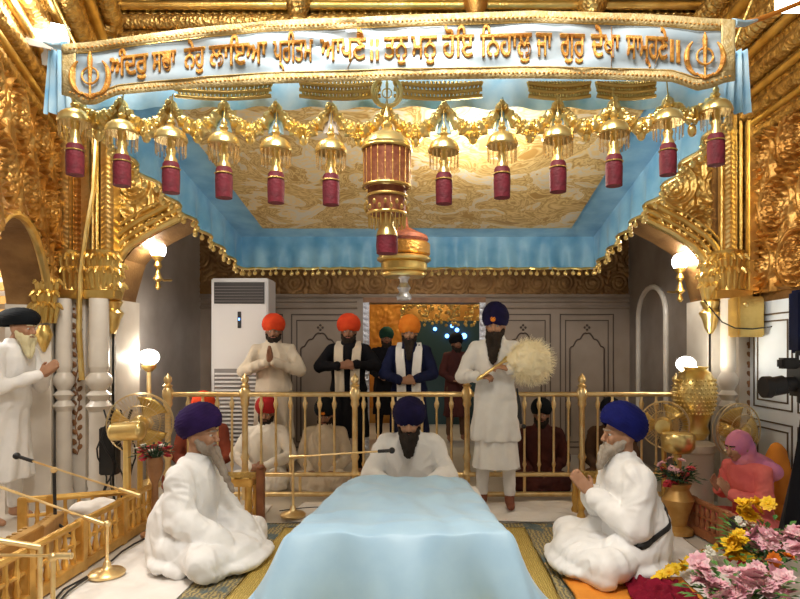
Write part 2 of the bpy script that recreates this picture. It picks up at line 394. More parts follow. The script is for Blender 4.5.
def marble_column(px, w_, label, y=5.38):
    r = w_ / F * y / 2; x = (px - VX) / F * y
    t = thing('marble_column', label, 'column', (x, y, 0))
    bm = NB(); lathe(bm, [(r*1.25, 0), (r*1.25, .12), (r*1.0, .16), (r*1.15, .22), (r*.95, .28), (r*.95, .85)], n=20); obj('plinth', bm, MARBLE, t)
    bm = NB(); lathe(bm, [(r*.95, .85), (r*1.3, .90), (r*.8, .95), (r*1.25, 1.0), (r*.75, 1.04), (r*1.25, 1.1), (r*1.3, 1.15), (r*.85, 1.2), (r, 1.25)], n=20); obj('ring_base', bm, MARBLE, t)
    bm = NB(); lathe(bm, [(r, 1.25), (r*.95, 1.86)], n=20); obj('shaft', bm, MARBLE, t)
marble_column(64, 15, 'round white marble column nearest the standing man at the left')
marble_column(99, 19, 'round white marble column at the left jamb, beside the left brass fan')
marble_column(728, 15, 'round white marble column left of the gold junction box')
marble_column(771, 13, 'round white marble column right of the gold junction box')
# inlaid marble between the columns
for px0, px1 in ((72, 88), (737, 762)):
    x0 = XL(px0); x1 = XL(px1); bm = NB(); box(bm, (x0, 5.46, 0), (x1, 5.58, 1.86)); o = obj('inlaid_jamb', bm, MARBLE, wb, False)
    bm = NB(); xm = (x0 + x1) / 2
    for k in range(15):
        z = .5 + k * .088
        for s in (-1, 1): ell(bm, (xm + s * .025, 5.455, z + (.02 if s > 0 else -.02)), (.02, .006, .03), Matrix.Rotation(s * .7, 4, 'Y'), 8, 6)
        ell(bm, (xm - .03 + .06 * (k % 2), 5.455, z + .045), (.012, .006, .012), None, 8, 6)
    tube(bm, [(xm + .02 * math.sin(k), 5.457, .45 + k * .06) for k in range(24)], .005, 6)
    obj('flower_inlay', bm, WOOD, o)
bm = NB()
for q in (0, 1): box(bm, (XL(66) + q * .16, 5.52, .05), (XL(66) + q * .16 + .012, 5.535, .9))
box(bm, (XL(66), 5.52, .9), (XL(66) + .17, 5.535, .912)); obj('panel_line', bm, INLAY, wb, False)
p0 = W(735, 297, 5.2); p1 = W(761, 337, 5.2)
bm = NB(); box(bm, (p0.x, 5.14, p1.z), (p1.x, 5.34, p0.z), None, .012)
t = tag(obj('junction_box', bm, GOLD), 'square gold box fixed across the top of the right marble columns', 'box')
bm = NB(); ell(bm, (p0.x + .06, 5.135, p0.z - .07), (.022, .012, .022)); obj('knob', bm, GOLDB, t)
bm = NB(); tube(bm, [W(x, y, 5.1) for x, y in ((704, 300), (712, 310), (722, 322), (735, 328), (752, 329), (770, 327), (786, 322), (798, 318))], .006, 6)
tag(obj('wall_cable', bm, BLACK), 'thin black cable sagging across the right marble columns and box', 'cable')

# side walls --------------------------------------------------------------
def side_wall(name, A, B, N, arch, m, mlow, spring):
    A = V(A); B = V(B); U = (B - A); L = U.length; U.normalize(); N = V(N)
    bm = NB(); uu = [0] + [arch[0] + (arch[1] - arch[0]) * k / 24 for k in range(25)] + [L] if arch else [0, L]
    prev = None; back = -N * .3
    for i, u in enumerate(uu):
        z = 0.
        if arch:
            c = (arch[0] + arch[1]) / 2; w = (arch[1] - arch[0]) / 2; t = abs(u - c) / w
            if 1 <= i <= 25: z = spring + arch[2] * max(0, 1 - t ** 2.2) ** .8
        zz = [z]
        for hole in ([0] if False else [0]):
            pass
        p = A + U * u
        row = [bm.verts.new((p.x, p.y, z)), bm.verts.new((p.x, p.y, TOP)), bm.verts.new((p.x + back.x, p.y + back.y, TOP)), bm.verts.new((p.x + back.x, p.y + back.y, z))]
        if prev:
            for a in range(4): bm.faces.new((prev[a], row[a], row[(a+1) % 4], prev[(a+1) % 4]))
        else: bm.faces.new(row)
        prev = row
    bm.faces.new(prev[::-1])
    bmesh.ops.recalc_face_normals(bm, faces=bm.faces[:])
    o = struct(name, bm, SHADEGILT)
    def keep(u, v):
        if not arch: return np.ones_like(u, bool)
        c = (arch[0] + arch[1]) / 2; w = (arch[1] - arch[0]) / 2; t = np.clip(np.abs(u - c) / w, 0, 1)
        z = np.where(np.abs(u - c) < w, spring + arch[2] * np.maximum(0, 1 - t ** 2.2) ** .8, 0)
        return v + 1.9 > z
    hgrid('relief', (A.x + N.x * .004, A.y + N.y * .004, 1.9), tuple(U), (0, 0, 1), tuple(N), L, 1.5, .011, lambda u, v: scroll(u, v, .56), keep, m, o, .075)
    # coved cornice
    for z, inn, r, mm in ((3.34, .03, .045, GOLD), (3.43, .07, .03, GOLDB), (3.52, .09, .055, GOLD), (3.63, .16, .035, GOLDB), (3.74, .2, .06, GOLD), (3.88, .28, .04, GOLDB), (4.0, .33, .07, GOLD), (4.2, .42, .05, GOLDB), (4.38, .5, .08, GOLD)):
        bm = NB(); a = A + N * inn; b = B + N * inn; n = 60
        pts = [(a.x + (b.x - a.x) * k / n, a.y + (b.y - a.y) * k / n, z) for k in range(n + 1)]
        tube(bm, pts, [r * (1 + .22 * (k % 2)) if mm is GOLD else r for k in range(n + 1)], 10)
        obj('cornice_moulding', bm, GOLDT if mm is GOLD else GOLD, o)
    bm = NB(); a = A; b = B
    P = [(0, 3.3), (.07, 3.42), (.12, 3.58), (.2, 3.76), (.3, 3.98), (.42, 4.22), (.5, 4.45), (.5, 5.2), (0, 5.2)]
    r0 = [bm.verts.new((a.x + N.x * q, a.y + N.y * q, z)) for q, z in P]; r1 = [bm.verts.new((b.x + N.x * q, b.y + N.y * q, z)) for q, z in P]
    for k in range(len(P)): bm.faces.new((r0[k], r1[k], r1[(k+1) % len(P)], r0[(k+1) % len(P)]))
    bm.faces.new(r0[::-1]); bm.faces.new(r1); obj('cove', bm, GOLDT, o, False)
    return o, A, U, N, L
dA = V((-3.50, 5.62, 0)); dB = V((-2.78, 3.6, 0)); nn = V((.942, .336, 0)).normalized()
nn = V(((dB - dA).y * -1, (dB - dA).x, 0)).normalized(); 
if nn.x < 0: nn = -nn
wl, A_, U_, N_, L_ = side_wall('wall_left', dA, dB, nn, (.42, 2.05, .62), GOLDR, MARBLE, 1.78)
bm = NB(); pts = []
for k in range(31):
    t = -1 + 2 * k / 30; u = .42 + 1.63 * (t + 1) / 2; z = 1.78 + .62 * max(0, 1 - abs(t) ** 2.2) ** .8
    pts.append(A_ + U_ * u + N_ * .02 + V((0, 0, z)))
tube(bm, pts, .035, 8); tube(bm, [p + V((0, 0, .09)) for p in pts], .02, 8); obj('arch_moulding', bm, GOLDB, wl)
bm = NB()
for ua, ub in ((0, .40), (2.07, L_)):
    M_ = Matrix.Translation(A_) @ Matrix.Rotation(math.atan2(U_.y, U_.x), 4, 'Z')
    sg = 1 if (Matrix.Rotation(math.atan2(U_.y, U_.x), 4, 'Z') @ V((0, 1, 0))).dot(N_) > 0 else -1
    box(bm, (ua, min(0, sg * .02), 0), (ub, max(0, sg * .02), 1.86), M_)
    if ua == 0: box(bm, (ub - .01, min(-sg * .31, sg * .03), 0), (ub + .025, max(-sg * .31, sg * .03), 1.8), M_)
obj('marble_lining', bm, MARBLE, wl, False)
bm = NB()
q_ = W(44, 300, 5.2); acanthus(bm, (q_.x, q_.y + .03), .04, q_.z - .2, .4, 3, 6)
lathe(bm, [(.01, -.45), (.04, -.38), (.07, -.3), (.04, -.22)], W(44, 300, 5.2), 12); obj('pendant_bracket', bm, GOLD, wl)
wr, A2, U2, N2, L2 = side_wall('wall_right', (2.93, 5.62, 0), (2.93, 3.4, 0), (-1, 0, 0), None, GOLDR, MARBLE, 0)
bm = NB(); box(bm, (2.88, 3.4, 0), (2.94, 5.45, 1.82)); o = obj('marble_dado', bm, MARBLEB, wr, False)
bm = NB()
for y0 in (3.5, 4.15, 4.8):
    for i in (0, .06):
        for z0, z1 in ((.12 + i, .78 - i), (.9 + i, 1.7 - i)):
            for a, b in (((y0 + i, z0), (y0 + .58 - i, z0 + .012)), ((y0 + i, z1), (y0 + .58 - i, z1 + .012)), ((y0 + i, z0), (y0 + i + .012, z1)), ((y0 + .57 - i, z0), (y0 + .582 - i, z1))):
                box(bm, (2.872, a[0], a[1]), (2.882, b[0], b[1]))
obj('panel_line', bm, INLAY, wr, False)
bm = NB(); box(bm, (-6, 1.6, TOP), (6, 6.1, TOP + .1)); struct('ceiling', bm, GOLDW)

# passage left of the left arch
bm = NB(); box(bm, (-5.4, 2.6, 0), (-5.3, 7.0, 3.2)); box(bm, (-5.3, 6.2, 0), (-3.9, 6.3, 3.2)); struct('wall_passage', bm, MARBLE)
bm = NB()
for k in range(4): box(bm, (-5.25, 5.9 - .03 * k, 1.72 + k * .13), (-3.7, 5.96 - .03 * k, 1.80 + k * .13))
struct('trim_1', bm, WOODG)

# ambulatory behind the arch
YB = 8.0
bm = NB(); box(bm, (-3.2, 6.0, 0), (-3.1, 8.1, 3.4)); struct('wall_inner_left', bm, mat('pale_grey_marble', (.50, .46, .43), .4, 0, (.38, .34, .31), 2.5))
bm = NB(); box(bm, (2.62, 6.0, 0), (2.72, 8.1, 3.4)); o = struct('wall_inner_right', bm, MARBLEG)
bm = NB()
for x, s in ((2.6, 1),):
    tube(bm, [(x, 6.7, .5), (x, 6.7, 1.8)] + [(x, 7.15 - .45 * math.cos(PI * k / 12), 1.8 + .35 * math.sin(PI * k / 12)) for k in range(13)] + [(x, 7.6, .5)], .03, 8)
obj('niche_frame', bm, MARBLE, o)
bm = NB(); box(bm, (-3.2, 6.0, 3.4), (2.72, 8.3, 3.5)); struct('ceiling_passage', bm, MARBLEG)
bm = NB(); dx0, dx1, dz = -.93, .68, 2.03
box(bm, (-3.2, YB, 0), (dx0, YB + .3, 3.4)); box(bm, (dx1, YB, 0), (2.72, YB + .3, 3.4)); box(bm, (dx0, YB, dz), (dx1, YB + .3, 3.4))
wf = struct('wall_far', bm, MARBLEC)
hgrid('gold_frieze', (-3.1, YB - .01, 2.14), (1, 0, 0), (0, 0, 1), (0, -1, 0), 5.7, 1.2, .016, lambda u, v: scroll(u, v, .36), None, SHADEGILT, wf, .03)
for z, r in ((2.12, .03), (2.05, .018), (1.97, .022)):
    for a, b in ((-3.1, dx0 - .08), (dx1 + .08, 2.62)) if z < 2.1 else ((-3.1, 2.62),):
        bm = NB(); tube(bm, [(a, YB - .01, z), (b, YB - .01, z)], r, 8); obj('moulding', bm, MARBLEC, wf)
def panel(xc, w):
    o = NB(); y = YB - .012
    def fr(x0, x1, z0, z1, t):
        for a, b in (((x0, z0), (x1, z0 + t)), ((x0, z1 - t), (x1, z1)), ((x0, z0), (x0 + t, z1)), ((x1 - t, z0), (x1, z1))):
            box(o, (a[0], y, a[1]), (b[0], y + .02, b[1]))
    h = w / 2
    fr(xc - h, xc + h, .1, 1.88, .014); fr(xc - h + .07, xc + h - .07, .17, 1.80, .012)
    a = h - .13; P = []
    for k in range(33):                       # cusped arch line
        t = -1 + 2 * k / 32
        P.append((xc + t * a, y, 1.38 + .24 * (1 - abs(t)) ** .8 + .035 * abs(math.sin(t * PI * 2.5))))
    P = [(xc - a, y, .25)] + P + [(xc + a, y, .25)]
    tube(o, P, .010, 6)
    q = 1.70
    for s in range(4): ell(o, (xc + .03 * math.cos(s * PI / 2), y, q + .03 * math.sin(s * PI / 2)), (.016, .008, .016), None, 8, 6)
    obj('inlaid_panel', o, INLAY, wf)
for xc, w in ((-2.35, .7), (-1.5, .78), (1.2, .74), (2.05, .72)): panel(xc, w)
bm = NB()
for x in (dx0, dx1 - .06):
    box(bm, (x, YB - .03, 0), (x + .08, YB + .02, dz))
    for k in range(26): ell(bm, (x + .04, YB - .035, .1 + k * .075), (.035, .012, .03), None, 8, 6)
d = struct('door_1', bm, SILVER)
bm = NB(); box(bm, (dx0, YB - .03, dz), (dx1 + .02, YB + .02, dz + .07)); obj('lintel', bm, WOOD, d, False)
# gilded hall through the doorway
bm = NB(); box(bm, (-3, 11.5, 0), (3, 11.6, 4)); wh = struct('wall_hall', bm, GOLDR)
hgrid('relief', (-1.8, 11.48, .3), (1, 0, 0), (0, 0, 1), (0, -1, 0), 1.2, 2.6, .03, scroll, None, T_ORG and mat('painted_orange', (.75, .33, .05), .5, .3, (.6, .22, .03), 4), wh, .04)
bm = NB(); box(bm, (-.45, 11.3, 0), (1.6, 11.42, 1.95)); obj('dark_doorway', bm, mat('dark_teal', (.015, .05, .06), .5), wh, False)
bm = NB()
for k in range(260):
    a = rs.rand() * 1.9 - .55; z = 2.24 - (rs.rand() ** 1.5) * .42
    ell(bm, (a, 10.2 + rs.rand() * .3, z), (.03, .03, .03), None, 6, 5)
tube(bm, [(-.6, 10.3, 2.3), (1.4, 10.3, 2.3)], .04); tag(obj('bead_chandelier', bm, GOLDB), 'long cluster of gold beads hanging in the hall through the doorway', 'chandelier')
for i, (px, py, r) in enumerate(((452, 326, .035), (457, 330, .04), (464, 336, .055), (447, 336, .04), (435, 329, .035))):
    bm = NB(); ell(bm, W(px, py, 11.27), (r, r, r)); tag(obj('blue_lamp', bm, BLUELED), 'small glowing blue lamp in the hall seen through the doorway', 'lamp', 'blue lamps beyond the doorway')

# ------------------------------------------------------------ CANOPY
can = thing('cloth_canopy', 'large blue satin canopy with gold embroidered ceiling hung over the holy book', 'canopy', (0, 0, 0))
cx0, cx1 = -1.69, 1.42; yb, yf = 5.3, 2.86
def cz(y): return 2.40 + (2.82 - 2.40) * (5.3 - y) / (5.3 - 2.86)
bm = NB(); grid(bm, lambda u, v: V((cx0 + (cx1 - cx0) * u, yf + (yb - yf) * v, cz(yf + (yb - yf) * v))), 40, 30); o = obj('canopy_top', bm, BLUEV, can); 
def ceil(u, v):
    x = cx0 + .25 + (cx1 - cx0 - .50) * u; y = yf + .1 + (yb - yf - .33) * v
    return V((x, y, cz(y) - .012 - .03 * math.sin(PI * u) * math.sin(PI * v) - .006 * noise.noise(V((x * 4, y * 4, 0)))))
bm = NB(); grid(bm, ceil, 50, 40); obj('ceiling_cloth', bm, CANOPYG, can)
def ruffle(name, A, B, z0f, h, amp, freq, m, beads=True, par=can, inward=V((0, 0, 0))):
    A = V(A); B = V(B); L = (B - A).length; U = (B - A).normalized(); Nn = V((-U.y, U.x, 0)); n = int(L / .018)
    def f(u, v):
        p = A.lerp(B, u); zt = z0f(p.y)
        o_ = amp * v * (math.sin(u * L * freq) + .5 * noise.noise(V((u * L * 6, v * 2, 1.3))))
        return V((p.x, p.y, zt + .012 - h * v)) + Nn * o_ + inward * v
    bm = NB(); grid(bm, f, n, 6); o = obj(name, bm, m, par)
    if beads:
        bm = NB(); k = 0; nb = int(L / .062)
        for k in range(nb + 1):
            u = k / nb; p = f(u, 1); tube(bm, [p + V((0, 0, .01)), p + V((0, 0, -.025))], .004, 5); ell(bm, p + V((0, 0, -.035)), (.018, .018, .02), None, 8, 6)
        bandv = [f(k / 60, .97) for k in range(61)]; tube(bm, bandv, .012, 6)
        obj('bead_fringe', bm, GOLDB, o)
    return o
ruffle('back_valance', (cx0, yb, 0), (cx1, yb, 0), cz, .30, .030, 34, BLUEV)
ruffle('side_valance', (cx0, yf, 0), (cx0, yb, 0), cz, .30, .030, 22, BLUEV)
ruffle('side_valance', (cx1, yb, 0), (cx1, yf, 0), cz, .30, .030, 22, BLUEV)
ruffle('front_valance', (cx1, yf, 0), (cx0, yf, 0), cz, .28, .02, 26, BLUEF, False)
# gold fringe-like arched band with rays on the front valance
for px0, px1 in ((176, 272), (300, 381), (394, 482), (528, 590), (596, 655)):
    bm = NB(); a = W(px0, 84, 2.80); b = W(px1, 84, 2.80)
    for k in range(22):
        t = k / 21; tube(bm, [a.lerp(b, t) + V((0, 0, .01)), a.lerp(b, .06 + t * .88) + V((0, -.01, -.06 - .012 * math.sin(t * PI)))], .008, 6)
    for q in (0, .03, .06): tube(bm, [a.lerp(b, k / 16) + V((0, -.012, -q - .014 * math.sin(k / 16 * PI))) for k in range(17)], .009, 6)
    obj('gold_braid', bm, GOLD, can)
orn = [(75, 105), (122, 116), (171, 123), (224, 128), (276, 133), (331, 135), (387, 128), (444, 134), (502, 128), (558, 122), (614, 116), (668, 105), (716, 95)]
ends = [(75, 98), (122, 101), (171, 101), (224, 102), (276, 104), (331, 104), (387, 106), (444, 104), (502, 102), (558, 101), (614, 100), (668, 98), (716, 92)]
for i in range(12):
    a = W(*ends[i], 2.78); b = W(*ends[i+1], 2.78); bm = NB(); pts = []; rr = []
    for k in range(25):
        t = k / 24; p = a.lerp(b, t); p.z -= .13 * (1 - (2 * t - 1) ** 2) * (.75 if i in (0, 11) else 1); pts.append(p); rr.append((.012 + .024 * (1 - (2 * t - 1) ** 2)) * (1 + .3 * math.sin(k * 2.5)))
    tube(bm, pts, rr, 8)
    for k in range(34):
        t = rs.rand(); p = a.lerp(b, t); s = 1 - (2 * t - 1) ** 2; p.z -= .13 * s * (.75 if i in (0, 11) else 1)
        ell(bm, p + V((0, -.02, (rs.rand() - .5) * .06 * s)), (.012,) * 3, None, 6, 5)
    p = a.lerp(b, .5) - V((0, 0, .165)); ell(bm, p, (.022, .018, .03), None, 8, 6)
    obj('swag_garland', bm, GOLDB, can)
for x, y in ends:
    bm = NB(); p = W(x, y, 2.80)
    loft(bm, [((p.x, p.y, p.z - .14 + .16 * k / 6), .034 - .028 * k / 6, .02 - .01 * k / 6) for k in range(7)], 16, True, lambda i, a: 1 + .18 * math.sin(a * 6))
    obj('satin_puff', bm, SHEET if x % 2 else BLUEF, can)
for x, y in ((cx0, yf), (cx1, yf), (cx0, yb), (cx1, yb)):
    bm = NB(); tube(bm, [(x, y, cz(y)), (x * 1.2, y + .0, cz(y) + .7), (x * 1.45, y + .1, 4.2)], .007, 6); obj('hanging_cord', bm, GOLD, can)
# corner drapes falling behind the banner's ends
for s, px in ((-1, 58), (1, 739)):
    p = W(px, 50, 2.84)
    bm = NB(); grid(bm, lambda u, v: V((p.x + (u - .5) * (.09 + .05 * v), 2.84 + .015 * math.sin(u * 20), p.z - .3 * v)), 16, 8); obj('corner_drape', bm, BLUEF, can)
# hanging bell ornaments
def bell_ornament(i, px, py):
    p = W(px, py, 2.74)
    nth = ('left end', 'first', 'second', 'third', 'fourth', 'fifth')
    side = 'left' if i < 6 else 'right'; n = i if i < 6 else 12 - i
    place = ['at the far %s end of the row', 'second from the %s end of the row', 'third from the %s end of the row', 'fourth from the %s end of the row', 'fifth from the %s end of the row', 'just %s of the big central lantern'][n] % side
    t = thing('bell_ornament', 'gold bell ornament with wine red tassel, ' + place, 'ornament', p, 0, 'gold bells with red tassels along the canopy front')
    bm = NB(); lathe(bm, [(.07, -.085), (.074, -.078), (.071, -.065), (.062, -.045), (.045, -.03), (.02, -.018), (.014, -.01), (.02, 0), (.012, .012), (.015, .022), (.003, .05)]); obj('dome', bm, GOLDB, t)
    bm = NB(); tube(bm, [(0, 0, .045), (0, .02, .14)], .003, 6); obj('cord', bm, GOLD, t)
    bm = NB(); lathe(bm, [(.03, -.185), (.028, -.17), (.018, -.15), (.024, -.125), (.016, -.11), (.02, -.085)]); obj('stem', bm, GOLDB, t)
    bm = NB()
    for k in range(18):
        a = 2 * PI * k / 18; tube(bm, [(.066 * math.cos(a), .066 * math.sin(a), -.08), (.064 * math.cos(a), .064 * math.sin(a), -.15)], .0035, 5)
    obj('bead_skirt', bm, GLASSY, t)
    bm = NB(); loft(bm, [((0, 0, -.32), .037, .037), ((0, 0, -.24), .039, .039), ((0, 0, -.19), .036, .036), ((0, 0, -.18), .03, .03)], 36, True, lambda i, a: 1 + .05 * math.sin(a * 18)); tz = obj('tassel', bm, WINE, t)
    bm = NB(); tube(bm, [(.0395 * math.cos(2*PI*k/24), .0395 * math.sin(2*PI*k/24), -.21) for k in range(24)], .003, 5, True); obj('tassel_band', bm, GOLD, tz)
for i, (px, py) in enumerate(orn):
    if i == 6: continue
    bell_ornament(i, px, py)
# central two-tier lantern
p = W(387, 118, 2.74)
t = thing('hanging_lantern', 'large two-tier gold and red-brown netted lantern hanging at the canopy front centre', 'lantern', p)
bm = NB(); lathe(bm, [(.108, -.145), (.112, -.13), (.098, -.105), (.07, -.08), (.035, -.062), (.02, -.05), (.026, -.035), (.013, -.015), (.02, 0), (.003, .05)]); obj('dome', bm, GOLDB, t)
bm = NB(); lathe(bm, [(.105, -.315), (.107, -.15)], n=32); un = obj('upper_net', bm, REDNET, t)
bm = NB()
for k in range(20): a = 2*PI*k/20; tube(bm, [(.107*math.cos(a), .107*math.sin(a), -.315), (.108*math.cos(a), .108*math.sin(a), -.15)], .0025, 5)
obj('net_seams', bm, GOLDR, un)
bm = NB(); lathe(bm, [(.085, -.325), (.08, -.30), (.05, -.27), (.02, -.25), (.014, -.14)]); obj('inner_dome', bm, GOLDB, t)
bm = NB(); lathe(bm, [(.083, -.44), (.088, -.325)], n=32); obj('lower_net', bm, REDNET, t)
bm = NB()
for z, r in ((-.318, .108), (-.36, .09), (-.44, .087), (-.147, .11)):
    b2 = NB(); tube(b2, [(r * math.cos(2*PI*k/36), r * math.sin(2*PI*k/36), z) for k in range(36)], .007, 6, True); obj('gold_rim', b2, GOLD, t)
for k in range(24):
    a = 2*PI*k/24; ell(bm, (.1*math.cos(a), .1*math.sin(a), -.40 - .02 * (k % 2)), (.008, .008, .012), None, 6, 5); tube(bm, [(.085*math.cos(a), .085*math.sin(a), -.44), (.083*math.cos(a), .083*math.sin(a), -.50)], .003, 5)
obj('rim_beads', bm, GOLD, t)
bm = NB(); lathe(bm, [(.05, -.54), (.045, -.52), (.03, -.49), (.035, -.46), (.02, -.43), (.015, -.33)]); obj('stem', bm, GOLDB, t)
bm = NB(); lathe(bm, [(.048, -.62), (.05, -.58), (.048, -.54)], n=20); obj('tassel', bm, WINE, t)
# tiered chandelier further back
p = W(404, 232, 3.9); p.z = 0
z = lambda y: EYE + (HY - y) / F * 3.9
t = thing('tiered_chandelier', 'gold tiered ring pendant with tapering drop, hanging behind the central lantern', 'chandelier', (p.x, p.y, 0))
bm = NB(); lathe(bm, [(.14, z(243)), (.16, z(240)), (.15, z(236)), (.08, z(231)), (.03, z(227)), (.012, z(206))]); obj('crown', bm, REDNET, t)
for a, b, r, m in ((256, 243, .170, GOLDR), (262, 257, .175, GOLDB), (272, 262, .15, GOLD), (277, 272, .14, GOLDB)):
    bm = NB(); lathe(bm, [(r * .93, z(a)), (r, z(a) + .01), (r, z(b) - .01), (r * .93, z(b))], n=32); obj('ring', bm, m, t)
bm = NB(); lathe(bm, [(.045, z(300)), (.05, z(297)), (.03, z(292)), (.045, z(288)), (.025, z(283)), (.03, z(279)), (.05, z(275))]); obj('drop', bm, SILVER, t)
bm = NB(); tube(bm, [(0, 0, z(208)), (0, 0, cz(3.9))], .006, 6); obj('cord', bm, GOLD, t)

# ------------------------------------------------------------ BANNER
TX = [58, 62, 105, 150, 205, 265, 400, 535, 640, 735]; TYv = [46, 45, 40, 34, 27, 21, 15.5, 11, 14, 20]
BX = [58, 74, 84, 96, 108, 118, 150, 205, 265, 400, 530, 600, 672, 684, 697, 712, 724, 735]; BYv = [94, 98, 105, 104.5, 99, 95, 92, 87, 84, 80, 78.5, 79.5, 82, 86, 91, 88, 83, 81]
BD = 2.66
def bpos(px, t, off=0.):
    yt = np.interp(px, TX, TYv); yb_ = np.interp(px, BX, BYv); py = yt + (yb_ - yt) * t
    w_ = .012 * noise.noise(V((px * .02 + t * 1.2, t * 5, 0))) + .010 * abs(noise.noise(V((px * .012 + t * .5, t * 4.5 - px * .011, 4)))) * 2 + .004 * math.sin(px * .05 + t * 9)
    return W(px, py, BD - off + w_)
ban = thing('lettered_banner', 'long silvery satin banner with gold border and golden Gurmukhi writing', 'banner', (0, 0, 0))
bm = NB(); grid(bm, lambda u, v: bpos(62 + 673 * u, .03 + .94 * v), 200, 14); solidify(obj('cloth', bm, BANNER, ban), .004)
def strip(f, nu, name='border'):
    bm = NB(); grid(bm, f, nu, 2); solidify(obj(name, bm, BORDER, ban), .004)
strip(lambda u, v: bpos(62 + 673 * u, .0 + .17 * v, .006), 200); strip(lambda u, v: bpos(62 + 673 * u, .82 + .18 * v, .006), 220)
strip(lambda u, v: bpos(62 + 14 * u, .0 + v, .009), 6); strip(lambda u, v: bpos(721 + 14 * u, v, .009), 6)
for tt in (.085, .91):
    bm = NB()
    for k in range(150): ell(bm, bpos(70 + 660 * k / 149, tt, .012), (.006, .004, .004), None, 6, 4)
    obj('border_dots', bm, LETTER, ban)
for tt in (.17, .83):
    bm = NB(); tube(bm, [bpos(76 + 645 * k / 120, tt, .012) for k in range(121)], .0022, 5); obj('border_cord', bm, GOLD, ban)
words = [("ਅੰਦਰੁ", 110, 148), ("ਸਚਾ", 152, 176), ("ਨੇਹੁ", 184, 205), ("ਲਾਇਆ", 209, 267), ("ਪ੍ਰੀਤਮ", 273, 313), ("ਆਪਣੈ", 320, 366), ("॥", 370, 379), ("ਤਨੁ", 384, 408), ("ਮਨੁ", 411, 437), ("ਹੋਇ", 442, 474), ("ਿਨਹਾਲੁ", 480, 532), ("ਜਾ", 536, 552), ("ਗੁਰੁ", 560, 585), ("ਦੇਖਾ", 591, 620), ("ਸਾਮ੍ਹਣੇ", 626, 668), ("॥", 670, 680)]
for s, a, b in words:
    cu = bpy.data.curves.new('t', 'FONT'); cu.body = s; cu.size = 1; cu.bevel_depth = .024; cu.bevel_resolution = 0; cu.extrude = .02; cu.resolution_u = 3
    to = bpy.data.objects.new('t', cu); C.objects.link(to); dg = bpy.context.evaluated_depsgraph_get()
    me = bpy.data.meshes.new_from_object(to.evaluated_get(dg)); bpy.data.objects.remove(to); me.name = 'letters'
    if not len(me.vertices): continue
    xs_ = [v.co.x for v in me.vertices]; x0, x1 = min(xs_), max(xs_)
    for v in me.vertices:
        px = a + (b - a) * (v.co.x - x0) / (x1 - x0)
        t_ = .66 - (v.co.y) * .52 if s != "॥" else .68 - v.co.y * .5
        c = bpos(px, min(max(t_, .1), .86), .010); v.co = V((c.x, c.y - v.co.z * .15, c.z))
    me.materials.clear(); link('letters', me, LETTER, ban, False)
def khanda(bm, c, S, f):
    def P(x, z, o=0): return f(c[0] + x * S, c[1] - z * S, o)
    n = 24
    tube(bm, [P(.34 * math.cos(2*PI*k/n), .34 * math.sin(2*PI*k/n) - .02) for k in range(n)], S * .00020, 6, True)
    tube(bm, [P(0, -.95), P(0, -.5), P(0, .3), P(0, .7), P(0, 1.0)], [S*.0002, S*.0002, S*.0004, S*.0005, S*.0001], 8)
    for s in (-1, 1):
        pts = []; rr = []
        for k in range(15):
            a = -1.25 + 2.2 * k / 14; pts.append(P(s * (.15 + .62 * math.cos(a)), .78 * math.sin(a) - .05)); rr.append(S * (.00012 + .00040 * math.sin(PI * (k + .6) / 15)))
        tube(bm, pts, rr, 8)
        tube(bm, [P(s * .35, -.72), P(s * .1, -.9), P(-s * .2, -.78)], S * .0002, 6)
for px in (90, 705):
    bm = NB(); 
    yt = np.interp(px, TX, TYv); yb_ = np.interp(px, BX, BYv)
    khanda(bm, (px, yt + (yb_ - yt) * .53), 24, lambda x, y, o: bpos(x, (y - np.interp(x, TX, TYv)) / (np.interp(x, BX, BYv) - np.interp(x, TX, TYv)), .016))
    obj('khanda_emblem', bm, LETTER, ban)
bm = NB(); khanda(bm, (387, 93), 14, lambda x, y, o: W(x, y, 2.75)); tube(bm, [W(387 + 14.5 * math.cos(2*PI*k/28), 92 + 14.5 * math.sin(2*PI*k/28), 2.755) for k in range(28)], .010, 8, True)
obj('khanda_emblem', bm, GOLDB, can)
for s, a, b in ((-1, (66, 46), (44, 42)), (1, (733, 23), (757, 20))):
    bm = NB(); tube(bm, [W(a[0], a[1], BD), W((a[0]+b[0])/2, (a[1]+b[1])/2 + 2, BD + .1), W(b[0], b[1], BD + .3)], [.02, .014, .006], 8); obj('tie', bm, BLUEF, ban)
bm = NB(); tube(bm, [W(735, 26, 2.9), W(760, 19, 3.4), W(800, 3, 3.9)], .014, 8); tag(obj('orange_rope', bm, ORANGE), 'orange rope running from the banner to the upper right corner', 'rope')

# ------------------------------------------------------------ RAILING
rail = thing('brass_railing', 'brass railing with turned balusters and knobbed posts across the arch', 'railing', (0, 5.62, 0))
XR = lambda px: (px - VX) / F * 5.62
def tb(name, pts, r, m=BRASS, par=rail, n=10): b_ = NB(); tube(b_, pts, r, n); return obj(name, b_, m, par)
xl, xr = XR(166), XR(678)
tb('top_rail', [(xl, 0, .985), (xr, 0, .985)], .024); tb('lower_rail', [(xl, 0, .235), (xr, 0, .235)], .022); tb('bottom_rail', [(xl, 0, .05), (xr, 0, .05)], .024)
posts = [XR(q) for q in (168, 245, 355, 467, 582, 676)]
for x in posts:
    bm = NB(); lathe(bm, [(.03, 0), (.03, .22), (.045, .24), (.03, .28), (.027, .36), (.042, .40), (.027, .44), (.027, .86), (.042, .89), (.036, .93), (.052, .97), (.05, 1.02), (.03, 1.05)], (x, 0, 0), 14); po = obj('post', bm, BRASS, rail)
    bm = NB(); lathe(bm, [(.03, 1.045), (.045, 1.065), (.022, 1.085), (.038, 1.115), (.032, 1.145), (.008, 1.17), (.003, 1.185)], (x, 0, 0), 14); obj('finial', bm, BRASS, po)
x = xl + .07
